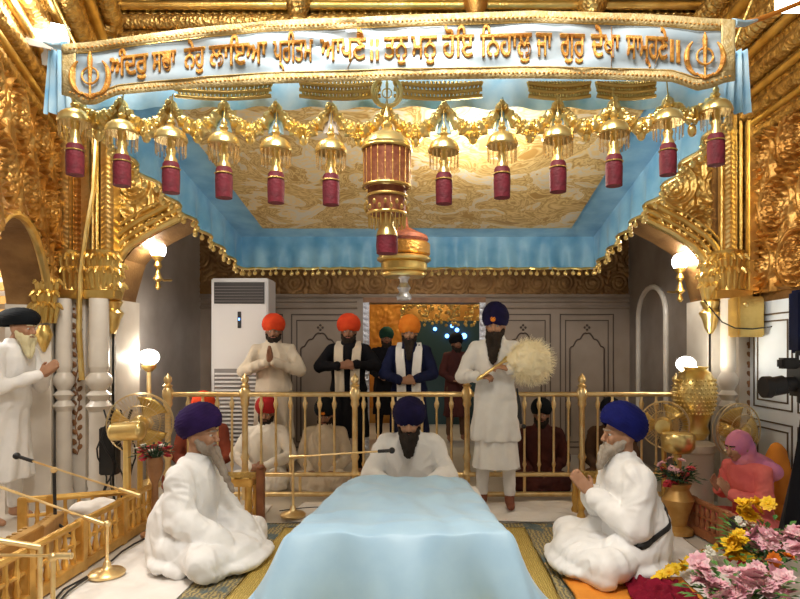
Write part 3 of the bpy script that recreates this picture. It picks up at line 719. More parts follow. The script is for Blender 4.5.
while x < xr:
    if min(abs(x - q) for q in posts) > .06:
        bm = NB(); lathe(bm, [(.011, .235), (.011, .30), (.02, .33), (.012, .36), (.011, .84), (.021, .87), (.024, .90), (.013, .93), (.013, .985)], (x, 0, 0), 10); obj('baluster', bm, BRASS, rail)
    x += .137
for i in range(5):
    xm = (posts[i] + posts[i+1]) / 2; tb('short_strut', [(xm, 0, .05), (xm, 0, .235)], .014)

# ------------------------------------------------------------ FLOOR CLOTHS
def floor_cloth(name, label, x0, x1, y0, y1, z, m, amp=.012, seed=0, nu=60, nv=60, fr=5.):
    bm = NB()
    def f(u, v):
        x = x0 + (x1 - x0) * u; y = y0 + (y1 - y0) * v
        e = min(u, 1 - u, v, 1 - v); k = min(1, e * 10)
        jx = .02 * noise.noise(V((x * 3, y * 3, seed))); 
        h = amp * k * (max(0, noise.noise(V((x * fr, y * fr * 2.5, seed)))) + .5 * abs(noise.noise(V((x * 11, y * 20, seed)))))
        return V((x + jx, y + jx, z + h))
    grid(bm, f, nu, nv); o = obj(name, bm, m); solidify(o, .003)
    for v in o.data.vertices: v.co.z = max(v.co.z, z - .0)
    return tag(o, label, 'cloth')
floor_cloth('floor_sheet', 'wide white sheet spread over the floor under the left seated man', -2.12, -1.44, 2.6, 5.4, .008, SHEET, .03, 3, 90, 90, 3.)
floor_cloth('floor_sheet', 'wrinkled white sheet spread in front of the brass railing behind the book platform', -1.2, 2.0, 4.86, 5.5,   .010, SHEET, .05, 9, 120, 40)
floor_cloth('floor_sheet', 'white sheet spread under the right seated man', .98, 1.85, 2.9, 4.84, .012, SHEET, .03, 5, 70, 80, 3.)
floor_cloth('brocade_carpet', 'grey green brocade carpet showing either side of the blue cloth', -1.5, 1.05, 2.8, 4.84, .004, CARPET, .004, 1)
floor_cloth('gold_mat', 'gold brocade mat whose edges frame the blue draped platform', -1.16, .72, 2.8, 4.7, .012, GOLDMAT, .008, 2)
floor_cloth('saffron_cloth', 'saffron orange cloth lying on the floor before the right seated man', .78, 1.5, 3.0, 3.62, .032, ORANGE, .02, 6, 30, 20)
bm = NB(); grid(bm, lambda u, v: V((1.08 + .34 * u + .04 * noise.noise(V((u*3, v*3, 1))), 3.05 + .42 * v + .04 * noise.noise(V((u*3, v*3, 7))), .06 + .05 * max(0, math.sin(u * PI)) * math.sin(v * PI) + .05 * abs(noise.noise(V((u * 7, v * 7, 2)))))), 30, 30)
tag(solidify(obj('crimson_cloth', bm, MAGENTA), .01), 'crumpled dark crimson cloth beside the pink flowers at the bottom right', 'cloth')

# ------------------------------------------------------------ BOOK PLATFORM
plat = thing('draped_book_platform', 'low book platform covered by a pale blue satin cloth, centre front', 'platform', (-.19, 3.9, 0))
def drape(v, u, wb_, wf_, zt_b, zt_f, flare, ylo, yhi, seed, fold=1.):
    # v 0 = floor at the front, 1 = floor at the back; u -1..1 across
    if v < .22: t = v / .22; y = ylo - .10 * (1 - t) ** 1.5; zf = math.sin(t * PI / 2) ** .8
    elif v > .9: t = (1 - v) / .1; y = yhi + .05 * (1 - t); zf = t ** .5
    else: y = ylo + (yhi - ylo) * (v - .22) / .68; zf = 1.
    q = min(max((y - ylo) / (yhi - ylo), 0), 1); w = wf_ + (wb_ - wf_) * q ** .8; zt = zt_f + (zt_b - zt_f) * (q ** .7)
    a = abs(u); s = 1 if u > 0 else -1
    if a < .55: x = a / .55 * w; h = 1.
    else:
        tt = (a - .55) / .45; x = w + (.03 + flare) * tt ** .7 * (1) ; h = 1 - tt ** 1.35
    x = x + (1 - zf) * .17 * (a)
    zz = zt * zf * h
    n1 = noise.noise(V((u * 2.2 + seed, y * 3, 0))); n2 = noise.noise(V((u * 7, y * 5 + u * 4, seed)))
    zz += .020 * fold * n1 * (h > .2) * zf + .018 * fold * n2 * zf + .030 * fold * (.5 - abs(noise.noise(V((u * 2.6 + y * 1.7, y * 4.2 - u * .8, seed + 3))))) * min(1, h * 2) * zf
    yo = -.07 * fold * (1 - zf) * (.6 + math.sin(u * 11 + seed)) + .05 * fold * n2 * (1 - zf)
    if a > .55: x += .02 * fold * math.sin(y * 24 + seed) * (a - .55) / .45
    # crease where the folded edge lies over the front
    zz += .006 * fold * math.exp(-((y - ylo - .12 - .02 * math.sin(u * 5)) / .025) ** 2) * (v > .22) - .35 * fold * max(0, a - .36) ** 2 * q * max(0, 1 - max(0, a - .55) / .45)
    return V((s * x, y + yo - 3.9, max(zz, .016)))
bm = NB(); grid(bm, lambda u, v: drape(v, -1 + 2 * u, .42, .60, .455, .37, .13, 3.34, 4.42, 1.3), 110, 100); obj('blue_cloth', bm, BLUEC, plat)
bm = NB(); grid(bm, lambda u, v: drape(v, -1 + 2 * u, .50, .58, .40, .30, .08, 3.85, 4.46, 4.1, .6), 80, 80)
o = obj('white_undercloth', bm, SHEET, plat); 
for v in o.data.vertices: v.co.z -= .006
bm = NB(); box(bm, (-.46, -.42, .10), (.46, .5, .20), None, .01); obj('platform_frame', bm, WOODG, plat, False)
bm = NB(); box(bm, (-.36, -.36, .20), (.36, .40, .31), None, .03); obj('cushion', bm, SHEET, plat)
for sx in (-1, 1):
    for y in (-.38, .57):
        bm = NB(); lathe(bm, [(.03, .012), (.045, .05), (.03, .08), (.04, .12), (.03, .16)], (sx * (.47 if y < 0 else .62), y, 0), 12); obj('leg', bm, WOODG, plat)

# ------------------------------------------------------------ PEOPLE
def MX(loc, rx=0, ry=0, rz=0): return Matrix.Translation(loc) @ Euler((rx, ry, rz)).to_matrix().to_4x4()
def tail(bm, s, M):
    bm.verts.ensure_lookup_table()
    for v in bm.verts[s:]: v.co = M @ v.co
def head_shapes(bm, M):
    s = len(bm.verts)
    ell(bm, (0, .005, .02), (.076, .094, .105)); ell(bm, (0, -.035, -.045), (.057, .058, .055)); ell(bm, (0, -.062, -.085), (.028, .024, .022))
    for k in (-1, 1):
        ell(bm, (k * .036, -.072, -.02), (.024, .02, .026)); ell(bm, (k * .079, .01, -.012), (.012, .022, .032))
        cap(bm, (k * .012, -.088, .03), (k * .05, -.075, .03), .011, .009)
        ell(bm, (k * .012, -.108, -.026), (.009, .01, .008))
    cap(bm, (0, -.09, .02), (0, -.114, -.022), .009, .014); cap(bm, (-.018, -.090, -.052), (.018, -.090, -.052), .008)
    tail(bm, s, M)
def hand_shapes(bm, wrist, d, n, side, curl=.5, spread=.08):
    """palm, four unequal fingers, thumb leaving the palm's side; d = pointing dir, n = palm normal"""
    d = V(d).normalized(); n = V(n); n = (n - d * n.dot(d)).normalized(); s = d.cross(n).normalized() * side
    Wp = V(wrist)
    for k in (-.027, -.009, .009, .027): cap(bm, Wp + s * k * .6, Wp + d * .085 + s * k, .0165, .0135, 8)
    for k, L, c in ((-.030, .062, 1.1), (-.010, .074, 1.), (.010, .080, 1.), (.030, .072, .95)):
        p = Wp + d * .088 + s * k; dd = (d + s * k * spread * 12).normalized(); a = 0
        for j, f in enumerate((.45, .3, .25)):
            a += curl * c * (.45 if j == 0 else .7)
            q = p + (dd * math.cos(a) + n * math.sin(a)) * L * f * 1.05
            cap(bm, p, q, .0092 - .0008 * j, .0088 - .0009 * j, 8); p = q
    p = Wp + d * .028 + s * .028; q = p + (d * .6 + s * .7 + n * .35).normalized() * .042; r = q + (d * .9 + s * .15 + n * .4).normalized() * .032
    cap(bm, p, q, .014, .011, 8); cap(bm, q, r, .0105, .009, 8)
def turban(parent, M, m, size=(.118, .142, .118), lean=.12, kind='peak', sub=None):
    bm = NB(); nu, nv = 56, 34
    def f(u, v):
        a = 2 * PI * u; t = v * 1.0
        ph = -.62 + (PI / 2 + .62) * t
        c, s_ = math.cos(ph), math.sin(ph)
        x = math.sin(a) * c; y = -math.cos(a) * c; z = s_
        front = max(0, -y)
        w = (z * 6.5 + abs(x) * (3.2 if kind == 'peak' else 1.2) * (1 if y < 0 else .4) + (.8 * y if kind == 'round' else 0)) % 1.
        r = 1 + .045 * (w - .5) * min(1, c * 3)
        if kind == 'peak': zz = z * (1 + .10 * front) + .16 * max(0, 1 - abs(x) * 2.2) * front * (t < .45) * (1 - t / .45)
        else: zz = z
        return V((x * size[0] * r, y * size[1] * r, zz * size[2] * r))
    grid(bm, f, nu, nv); bmesh.ops.remove_doubles(bm, verts=bm.verts[:], dist=.0008)
    o_ = obj('turban', bm, m, parent); o_.data.transform(M @ MX((0, .022 + (size[1] - .142) * .8, .080 - (size[1] - .142) * .3), -lean))
    if sub is not None:
        bm = NB(); ell(bm, (0, -.108, .075), (.03, .012, .03), None, 10, 8); q = obj('inner_band', bm, sub, o_); q.data.transform(M @ Matrix.Identity(4))
    return o_
def fold_noise(amp, sx, sz, seed):
    return lambda p: amp * (noise.noise(V((p.x * sx, p.y * sx, p.z * sz + seed))) + .5 * abs(noise.noise(V((p.x * sx * 2.1, p.y * sx * 2.1, p.z * sz * 1.7 + seed)))))
def person(label, loc, rz, pose='stand', S=1., cloth=WHITE, tur=T_NAVY, beard=B_DARK, beardlen=.14, skin=SKIN, head=(0, 0, 0), headoff=(0, 0, 0),
           arms=None, lean=0., hem=.42, legm=None, vox=.0085, tkind='peak', tsize=(.118, .142, .118), tlean=.12, shoe=None, scarf=None, stole=None, beardw=1., hands=None, tsub=None, group=None, wide=1., kneex=.34, drape=0, bfwd=.12):
    t = thing('person', label, 'person', loc, rz, group); t.scale = (S, S, S); sd = rs.rand() * 50
    seat = pose == 'sit'
    hipz = .11 if seat else .93; chz = hipz + .33; shz = hipz + .47; nz = hipz + .53; hz = hipz + .67
    sh = lambda z: V((0, -lean * (z - hipz), 0))          # forward lean
    HC = V((0, 0, hz)) + sh(hz) + V(headoff); HM = MX(HC, *head)
    shL = {s: V((s * .175, .0, shz)) + sh(shz) for s in (-1, 1)}
    if arms is None: arms = {s: (V((s * .25, -.02, shz - .27)), V((s * .12, -.20, hipz + .08)), (-s * .5, -1, -.1), (0, 0, -1), .5) for s in (-1, 1)}
    # ---- body: one continuous surface
    bm = NB(); head_shapes(bm, HM)
    cap(bm, V((0, .01, nz - .03)) + sh(nz), HC + V((0, .02, -.05)), .058, .056)
    loft(bm, [(V((0, 0, z)) + sh(z), rx, ry) for z, rx, ry in ((hipz - .06, .12, .09), (hipz, .155, .105), (hipz + .14, .13, .09), (chz, .155, .105), (chz + .1, .15, .10), (shz + .03, .09, .07), (shz + .06, .04, .04))], 20)
    for s in (-1, 1):
        el, wr_, d, n, curl = arms[s]
        cap(bm, shL[s], el, .05, .038); cap(bm, el, wr_, .037, .025); hand_shapes(bm, wr_, d, n, -s if True else s, curl)
        cap(bm, V((s * .06, 0, shz + .0)) + sh(shz), shL[s], .055, .05)
        if seat:
            kn = V((s * kneex, -.27, .10)); ft = V((-s * .10, -.36, .05))
            cap(bm, (s * .09, -.02, .10), kn, .075, .055); cap(bm, kn, ft, .05, .035); cap(bm, ft, ft + V((-s * .12, .03, -.01)), .032, .025)
        else:
            hp = V((s * .09, 0, hipz)); kn = V((s * .11, -.01, .50)); an = V((s * .12, .03, .09))
            cap(bm, hp, kn, .08, .055); cap(bm, kn, an, .05, .034); cap(bm, an + V((0, 0, -.03)), an + V((s * .02, -.13, -.055)), .038, .028)
    voxel('body', bm, vox if vox > .007 else .0075, skin, t, None, 2)
    for s in (-1, 1):
        bm = NB(); ell(bm, (s * .031, -.079, .008), (.013, .009, .008), None, 10, 7); tail(bm, 0, HM); e = obj('eye', bm, EYEW, t)
        bm = NB(); ell(bm, (s * .031, -.086, .008), (.0055, .004, .0055), None, 8, 6); tail(bm, 0, HM); obj('iris', bm, EYED, e)
        if tur is not None or scarf:
            bm = NB(); cap(bm, (s * .014, -.097, .036), (s * .052, -.083, .036), .0055, .004, 6); tail(bm, 0, HM); obj('eyebrow', bm, beard or B_DARK, t)
    bm = NB(); cap(bm, (-.02, -.097, -.055), (.02, -.097, -.055), .006, None, 6); tail(bm, 0, HM); obj('mouth', bm, LIP, t)
    # ---- clothing
    bm = NB(); ww = wide
    R = [(hipz - .06, .17, .13), (hipz + .04, .185 * ww, .14), (hipz + .16, .165 * ww, .125), (chz, .18 * ww, .13), (chz + .1, .175 * ww, .12), (shz + .03, .135, .10), (shz + .07, .085, .078), (shz + .115, .072, .07)]
    loft(bm, [(V((0, .0, z)) + sh(z), rx, ry) for z, rx, ry in R], 22)
    for s in (-1, 1):
        el, wr_, d, n, curl = arms[s]
        cap(bm, V((s * .07, 0, shz + .01)) + sh(shz), shL[s], .066, .066)
        cap(bm, shL[s], el, .066, .062); wq = el.lerp(wr_, .93); cap(bm, el, wq, .06, .044)
        if seat:
            kn = V((s * (kneex + .01), -.28, .115)); ft = V((-s * .06, -.40, .07))
            cap(bm, (s * .10, -.02, .11), kn, .105, .09); cap(bm, kn, ft, .088, .06)
            cap(bm, (s * .12, .06, .08), (s * (kneex - .04), -.1, .05), .085, .05); cap(bm, kn + V((s*.02, -.02, -.05)), ft + V((s * .1, -.05, -.035)), .06, .035)
    if seat:
        ell(bm, (0, -.22, .09), (kneex - .07, .2, .06)); ell(bm, (0, .06, .08), (.23, .17, .085))
        ell(bm, (0, -.33, .035), (kneex - .04, .16, .03))
        if drape:                                   # shawl hanging from shoulders to floor, cloth spread over the legs
            loft(bm, [(V((0, .04, .02)), .24, .18), (V((0, .04, .12)), .25, .19), (V((0, .035, .30)), .235, .18), (V((0, .02, .44)) + sh(.44), .23, .145), (V((0, .025, shz - .04)) + sh(shz), .20, .11), (V((0, .03, shz + .035)) + sh(shz), .12, .085), (V((0, .035, shz + .08)) + sh(shz + .1), .085, .07)], 26)
            for s in (-1, 1):
                el = arms[s][0]; wq = el.lerp(arms[s][1], .8)
                cap(bm, shL[s] + V((0, .02, -.02)), el + V((0, .03, 0)), .085, .08); cap(bm, el, wq, .075, .065)
                if drape > 1: cap(bm, el, V((s * .16, -.30, .16)), .09, .08)
                ell(bm, (s * .19, -.08, .14), (.12, .19, .12))
            ell(bm, (0, -.25, .09), (.34, .22, .10)); ell(bm, (0, -.36, .05), (.30, .17, .05)); ell(bm, (.0, -.05, .06), (.36, .26, .075))
        ridge = lambda p: 1 - 2.6 * abs(noise.noise(V((p.x * 8 + 1.5 * noise.noise(p * 3), p.y * 8, (p.z - .6 * p.y) * 1.8 + sd))))
        fn = lambda p: (.011 if drape else .009) * ridge(p) + .006 * (1 - 2.8 * abs(noise.noise(V((p.x * 13 + 3 * noise.noise(p * 4), p.y * 11, (p.z + .5 * p.x) * 6 + sd)))))
        o_ = voxel('robe', bm, max(vox, .010), cloth, t, fn, 9 if drape else 3)
    else:
        def fold(i, a): return 1 + (.025 + .045 * (i / 6)) * math.sin(a * 9 + sd + .4 * i) + .02 * math.sin(a * 5 + sd)
        rings = []
        for k in range(7):
            q = k / 6; z = hipz + .06 - (hipz + .06 - hem) * q; rings.append((V((0, 0, z)) + sh(z) * 0, .18 + .035 * q, .135 + .03 * q))
        loft(bm, rings[::-1], 60, True, lambda i, a: fold(6 - i, a))
        o_ = voxel('kurta', bm, max(vox, .010), cloth, t, lambda p: .010 * (1 - 2.6 * abs(noise.noise(V((p.x * 9, p.y * 9, p.z * 2.6 + sd))))) + fold_noise(.005, 10, 6, sd)(p), 2)
        if legm is not None:
            bm = NB()
            for s in (-1, 1):
                cap(bm, (s * .09, 0, hipz - .05), (s * .11, -.01, .50), .092, .075); cap(bm, (s * .11, -.01, .50), (s * .12, .03, .13), .072, .05)
            voxel('trousers', bm, .012, legm, t, fold_noise(.006, 10, 14, sd), 2)
        if shoe is not None:
            for s in (-1, 1):
                bm = NB(); an = V((s * .12, .03, .06)); cap(bm, an, an + V((s * .02, -.14, -.02)), .045, .036); cap(bm, an, an + V((0, 0, .05)), .045, .046); voxel('shoe_cover', bm, .012, shoe, t)
    if beard is not None:
        bm = NB(); L = beardlen; g = V((0, -.06, -.075))
        for s in (-1, 1):
            cap(bm, (s * .070, -.005, -.03), (s * .05, -.045, -.075), .016, .024, 10); cap(bm, (s * .05, -.045, -.075), (s * .02, -.07, -.10), .024, .028, 10)
            cap(bm, (s * .004, -.099, -.040), (s * .038, -.088, -.056), .009, .007, 8)
        ell(bm, (0, -.058, -.085), (.060, .046, .046)); cap(bm, (-.05, -.035, -.062), (.05, -.035, -.062), .034)
        cd = HM.inverted().to_3x3() @ V((0, -bfwd, -1)).normalized()
        st = V((0, -.062 - .03 * (bfwd > .2), -.085)); n_ = 6
        for k in range(n_):
            a = st + cd * L * k / n_; b = st + cd * L * (k + 1) / n_; w0 = .05 * beardw * (1 - .10 * k); w1 = .05 * beardw * (1 - .13 * (k + 1))
            for s in (-1, 1): cap(bm, a + V((s * w0 * .55, 0, 0)), b + V((s * w1 * .5, 0, 0)), w0 * .7, max(w1, .012) * .7, 10)
        tail(bm, 0, HM)
        voxel('beard', bm, .007, beard, t, lambda p: .007 * noise.noise(V((p.x * 70, p.y * 70, p.z * 12))), 2)
    if tur is not None: turban(t, HM, tur, tsize, tlean, tkind, tsub)
    if scarf is not None:
        bm = NB(); n1_ = 16
        M2 = HM
        s0 = len(bm.verts); ell(bm, (0, .02, .025), (.10, .115, .115), None, 20, 14); ell(bm, (0, .06, -.04), (.105, .09, .12), None, 18, 12); tail(bm, s0, HM)
        cap(bm, HC + V((0, .06, -.1)), V((0, .09, shz - .02)), .10, .13); cap(bm, V((-.16, .03, shz)), V((.16, .03, shz)), .08, .08); cap(bm, V((.0, .08, shz)), V((.02, .10, shz - .28)), .09, .07)
        cap(bm, V((-.1, -.05, shz - .02)), V((.12, -.08, shz - .12)), .06, .06)
        o_ = voxel('scarf', bm, .009, scarf, t, fold_noise(.008, 12, 8, sd), 2)
    if stole is not None:
        m_, zb = stole
        for s in (-1, 1):
            P = [V((s * .03, .085, nz + .02)), V((s * .085, .03, nz + .03)), V((s * .10, -.07, nz - .03)), V((s * .095, -.135, chz + .05)), V((s * .085, -.155, chz - .06)), V((s * .08, -.165, hipz + .1)), V((s * .08, -.175, hipz - .02)), V((s * .08, -.18, zb))]
            P = [p + sh(p.z) for p in P]
            def f(u, v):
                k = v * (len(P) - 1); i = min(int(k), len(P) - 2); p = P[i].lerp(P[i+1], k - i)
                return p + V(((u - .5) * .095, .004 * math.sin(u * 9 + v * 5) - .012, 0))
            bm = NB(); grid(bm, f, 8, 40); o_ = obj('stole', bm, m_, t); solidify(o_, .012)
    return t
def A_(el, wr, d, n, curl=.4): return (V(el), V(wr), d, n, curl)
def pray(z, y, ex=.23, ez=None, tilt=(-.55, .85)):
    ez = z - .08 if ez is None else ez
    return {s: A_((s * ex, y * .35, ez), (s * .018, y + .03, z - .05), (0, tilt[0], tilt[1]), (-s, 0, 0), .12) for s in (-1, 1)}
def clasp(z, y, ex=.25, ez=None):
    ez = z + .02 if ez is None else ez
    return {s: A_((s * ex, y * .3, ez), (s * .075, y, z + (.012 * s)), (-s, -.15, 0), (0, .8, -.5), .5) for s in (-1, 1)}

# four main figures
person('seated person in white robe and purple turban with long grey-brown beard, left side', (-1.61, 3.95, .012), PI / 2 - .12, 'sit', 1.03, WHITEC, T_PURP, B_GREY, .30, head=(.12, 0, 0), headoff=(0, .0, .03), lean=.13,
       tkind='round', tsize=(.122, .152, .124), tlean=.50, vox=.0075, beardw=.8, wide=1.12, drape=2, bfwd=.50,
       arms={s: A_((s * .24, -.10, .32), (s * .08, -.30, .15), (-s * .6, -1, -.1), (0, 0, -1), .5) for s in (-1, 1)})
B_ = person('seated person in white robe and royal blue turban, hands joined, black strap across back', (1.26, 3.82, .03), -PI / 2 + .10, 'sit', 1.04, WHITEC, T_BLUE, B_LIGHT, .13, head=(.05, 0, 0), headoff=(0, .0, .02), lean=.10,
       tkind='round', tsize=(.124, .152, .122), tlean=.58, vox=.0075, wide=1.1, drape=1, bfwd=.45,
       arms=pray(.50, -.29, .24, .30, (-.62, .75)))
robe = [c for c in B_.children if c.name.startswith('robe')][0]
from mathutils.bvhtree import BVHTree
bv = BVHTree.FromPolygons([v.co for v in robe.data.vertices], [tuple(p.vertices) for p in robe.data.polygons])
SPT = [(-50, .17), (-25, .20), (0, .235), (30, .30), (60, .37), (90, .45), (120, .52), (145, .58), (165, .61)]   # angle round the trunk, height
rows = []
for k in range(49):
    q = k / 48 * (len(SPT) - 1); i = min(int(q), len(SPT) - 2); an = math.radians(SPT[i][0] + (SPT[i+1][0] - SPT[i][0]) * (q - i)); z_ = SPT[i][1] + (SPT[i+1][1] - SPT[i][1]) * (q - i)
    d_ = V((math.cos(an), math.sin(an), 0)); row = []
    for dz_ in (-.017, 0, .017):
        c_ = V((0, .02, z_ + dz_)); h_ = bv.ray_cast(c_ + d_ * .31, -d_); row.append((h_[0] if h_[0] is not None else c_ + d_ * .2) + d_ * .006)
    rows.append(row)
bm = NB(); grid(bm, lambda u, v: rows[int(round(u * 48))][int(round(v * 2))], 48, 2); o = obj('shoulder_strap', bm, BLACK, B_); solidify(o, .006)
person('seated person in white with navy turban, head bowed, behind the blue draped platform', (-.19, 4.98, .03), 0, 'sit', 1.06, WHITEC, T_NAVY, B_DARK, .15, head=(.17, 0, 0), headoff=(0, -.04, -.04), lean=.2,
       tsize=(.128, .15, .122), tlean=.0, tkind='peak', beardw=1.2, wide=1.2, drape=1, bfwd=.4,
       arms={s: A_((s * .29, -.12, .34), (s * .16, -.34, .30), (-s * .3, -1, -.1), (0, 0, -1), .5) for s in (-1, 1)})
whz = 5.15
wm = person('standing person in white kurta and navy turban holding a fly whisk', (.545, 5.22, .03), -.18, 'stand', .985, WHITEC, T_NAVY, B_DARK, .25, head=(.12, 0, -.1), lean=.04, hem=.60, legm=WHITEC, shoe=SOCK,
       tsize=(.118, .14, .135), tlean=.15, tkind='peak', tsub=T_ORG, beardw=1.25, bfwd=.42,
       arms={-1: A_((-.30, -.02, 1.16), (-.14, -.20, 1.16), (1, -.35, .1), (0, .5, -1), 1.1), 1: A_((.28, -.04, 1.20), (.13, -.22, 1.23), (-1, -.3, .3), (0, .5, -1), 1.1)})
bm = NB()                                        # longer inner tunic below the kurta hem
def fo(i, a): return 1 + .05 * math.sin(a * 11 + i * .3)
loft(bm, [((0, 0, .36), .205, .165), ((0, 0, .5), .19, .15), ((0, 0, .66), .175, .14)], 60, True, fo); obj('inner_tunic', bm, WHITEC, wm)
bm = NB(); tube(bm, [(.20, -.10, 1.0), (.215, -.12, .90), (.215, -.14, .82), (.23, -.15, .76)], [.012, .016, .02, .01], 8); tube(bm, [(.19, -.09, 1.06), (.20, -.1, .98)], .01, 6); ell(bm, (.25, -.15, .74), (.02, .02, .02)); obj('dagger_sheath', bm, BLACK, wm)
# whisk
a = V((.36, 4.97, 1.15)); b = V((.62, 4.98, 1.33)); d = (b - a).normalized()
wk = thing('fly_whisk', 'large round cream hair fly whisk with gold handle held by the standing person', 'whisk', (0, 0, 0))
bm = NB(); tube(bm, [a, a.lerp(b, .15), a.lerp(b, .2), a.lerp(b, .85), a.lerp(b, .9), b], [.01, .02, .013, .013, .022, .028], 12); obj('handle', bm, GOLDB, wk)
bm = NB(); verts = []; faces = []; dirx = V((1, 0, -.05)).normalized(); cc = W(531, 361, 4.98)
for k in range(5200):
    # strands fan out of the socket and curl round into a ball
    th = rs.rand() * 2 * PI; ph = math.acos(1 - 2 * rs.rand()); rad = .215 * (.72 + .33 * rs.rand())
    e = cc + V((math.cos(th) * math.sin(ph) * rad, math.sin(th) * math.sin(ph) * rad * .7, math.cos(ph) * rad))
    mid = b.lerp(cc, .5 + rs.rand() * .6) + V((rs.randn(), rs.randn(), rs.randn())) * .025
    p0 = b + V((rs.randn(), rs.randn(), rs.randn())) * .008
    pr = []
    for q in range(6):
        t_ = q / 5; pt = p0 * (1 - t_) ** 2 + mid * 2 * t_ * (1 - t_) + e * t_ ** 2
        if q == 5: pt = pt + V((.0, 0, -.02 * rs.rand()))
        pr.append(pt)
    sdv = V((rs.randn(), rs.randn(), rs.randn())).normalized(); base = len(verts)
    for q, pt in enumerate(pr):
        w_ = .0024 * (1 - .6 * q / 5); verts += [pt + sdv * w_, pt - sdv * w_]
    for q in range(5): faces.append((base + 2*q, base + 2*q + 1, base + 2*q + 3, base + 2*q + 2))
bm.free(); me = bpy.data.meshes.new('hair_tuft'); me.from_pydata([tuple(v) for v in verts], [], faces); me.update(); tf = link('hair_tuft', me, WHISK, wk)
bm = NB(); ell(bm, cc, (.165, .12, .165), None, 24, 18); ell(bm, b.lerp(cc, .45), (.09, .07, .09)); cap(bm, b, cc, .03, .1)
voxel('inner_hair', bm, .01, WHISK, tf, lambda p: .02 * noise.noise(p * 22), 1)

# people behind the railing
person('standing person in cream kurta and scarlet turban, hands joined, beside the air conditioner', (-1.74, 6.55, 0), .1, 'stand', 1.0, CREAM, T_RED, B_DARK, .07, SKIND, head=(.1, 0, .1), hem=.45, legm=CREAM, vox=.010, arms=pray(1.33, -.26, .30, 1.17, (-.3, .9)), tsize=(.125, .14, .12), wide=1.1)
person('standing person in black with scarlet turban and white stole', (-.93, 6.62, 0), .05, 'stand', 1.0, BLACKC, T_RED, B_DARK, .08, SKIND, head=(.1, 0, 0), hem=.45, legm=BLACKC, vox=.010, arms=clasp(1.24, -.24, .31, 1.22), stole=(CREAM, .9), tsize=(.132, .14, .125), wide=1.1)
person('standing person in navy with orange turban, long black beard and white stole', (-.26, 6.62, 0), 0, 'stand', .99, NAVY, T_ORG, B_DARK, .22, SKIN, head=(.1, 0, 0), hem=.45, legm=NAVY, vox=.010, arms=clasp(1.09, -.24, .27, 1.15), bfwd=.42, stole=(WHITEC, .62), tsize=(.125, .14, .13), wide=1.1)
person('seated person in white with crimson turban behind the railing at left', (-1.73, 6.22, 0), 0, 'sit', .95, WHITE, T_CRIM, B_DARK, .12, SKIND, kneex=.22, vox=.010, wide=1.15, head=(.15, 0, .1), arms=clasp(.25, -.3, .3, .34))
person('seated person in cream with black turban behind the railing, right of the crimson-turbaned one', (-1.12, 6.22, 0), 0, 'sit', .93, CREAM, T_BLACK, B_DARK, .10, SKIND, kneex=.22, vox=.010, wide=1.1, head=(.3, 0, 0), tsub=T_ORG)
person('dim seated person in dull red with scarlet turban in front of the air conditioner', (-2.38, 6.22, 0), .1, 'sit', 1.0, REDCL, T_RED, B_DARK, .1, SKIND, kneex=.22, vox=.012, head=(.1, 0, .3))
person('dim seated person in maroon with black turban behind the railing, right of the whisk holder', (1.12, 6.2, 0), -.2, 'sit', .93, MAROON, T_BLACK, B_DARK, .1, SKIND, vox=.012, kneex=.22)
person('dim seated person in brown with black turban behind the railing, rightmost there', (1.85, 6.25, 0), -.3, 'sit', .93, BROWNC, T_BLACK, B_GREY, .1, SKIND, vox=.012, kneex=.22)
person('dark clothed person with dark green turban standing beyond the doorway', (-.72, 9.3, 0), .1, 'stand', .98, BLACKC, mat('green_turban', (.02, .08, .06), .8), B_DARK, .1, SKIND, vox=.013, legm=BLACKC)
person('person in maroon standing beyond the doorway at its right', (.36, 9.2, 0), .3, 'stand', .93, MAROON, T_BLACK, B_DARK, .1, SKIND, vox=.013, legm=BROWNC)
# man at left
person('standing person in white robe with black turban and yellowish white beard at left edge', (-3.48, 4.88, 0), PI / 2 - .1, 'stand', .985, WHITEC, T_BLACK, B_YEL, .15, head=(.16, 0, 0), headoff=(0, -.06, 0), lean=.14, hem=.36, legm=WHITEC,
       tkind='round', tsize=(.125, .175, .095), tlean=.22, beardw=1.25, wide=1.15, vox=.0085, arms=pray(1.27, -.36, .24, 1.12, (-.75, .55)))
# woman at right
person('seated person in coral pink clothes and violet headscarf at right, hands raised', (2.42, 4.52, .0), -PI / 2 + .35, 'sit', .87, PINK, None, None, 0, SKIN, head=(.25, 0, 0), headoff=(0, -.05, 0), lean=.2, scarf=PURPSC, vox=.0085,
       arms={-1: A_((-.22, -.12, .36), (-.05, -.34, .42), (0, -.6, .8), (1, 0, 0), .3), 1: A_((.22, -.12, .34), (.05, -.34, .40), (0, -.6, .8), (-1, 0, 0), .3)})

# ------------------------------------------------------------ AIR CONDITIONER
x0 = (211 - VX) / F * 6.85; x1 = (268 - VX) / F * 6.85; zt = EYE + (HY - 278) / F * 6.85; w = (x1 - x0) / 2
ac = thing('air_conditioner', 'tall white floor standing air conditioner with dark louvres', 'air conditioner', ((x0 + x1) / 2, 7.02, 0))
bm = NB(); box(bm, (-w, -.17, 0), (w, .17, zt), None, .015); obj('casing', bm, ACW, ac)
za = EYE + (HY - 303) / F * 6.75; zb = EYE + (HY - 369) / F * 6.75
bm = NB(); box(bm, (-w + .04, -.185, za), (w - .04, -.168, zt - .05)); u = obj('upper_outlet', bm, DARKG, ac, False)
for k in range(6): bm = NB(); box(bm, (-w + .05, -.198, za + .025 + k * .033), (w - .05, -.184, za + .032 + k * .033)); obj('louvre', bm, mat('louvre_edge', (.16, .14, .14), .4) if k == 0 else bpy.data.materials['louvre_edge'], u, False)
bm = NB(); box(bm, (-w + .04, -.180, .2), (w - .04, -.168, zb)); u = obj('lower_intake', bm, mat('grey_grille', (.22, .20, .19), .5), ac, False)
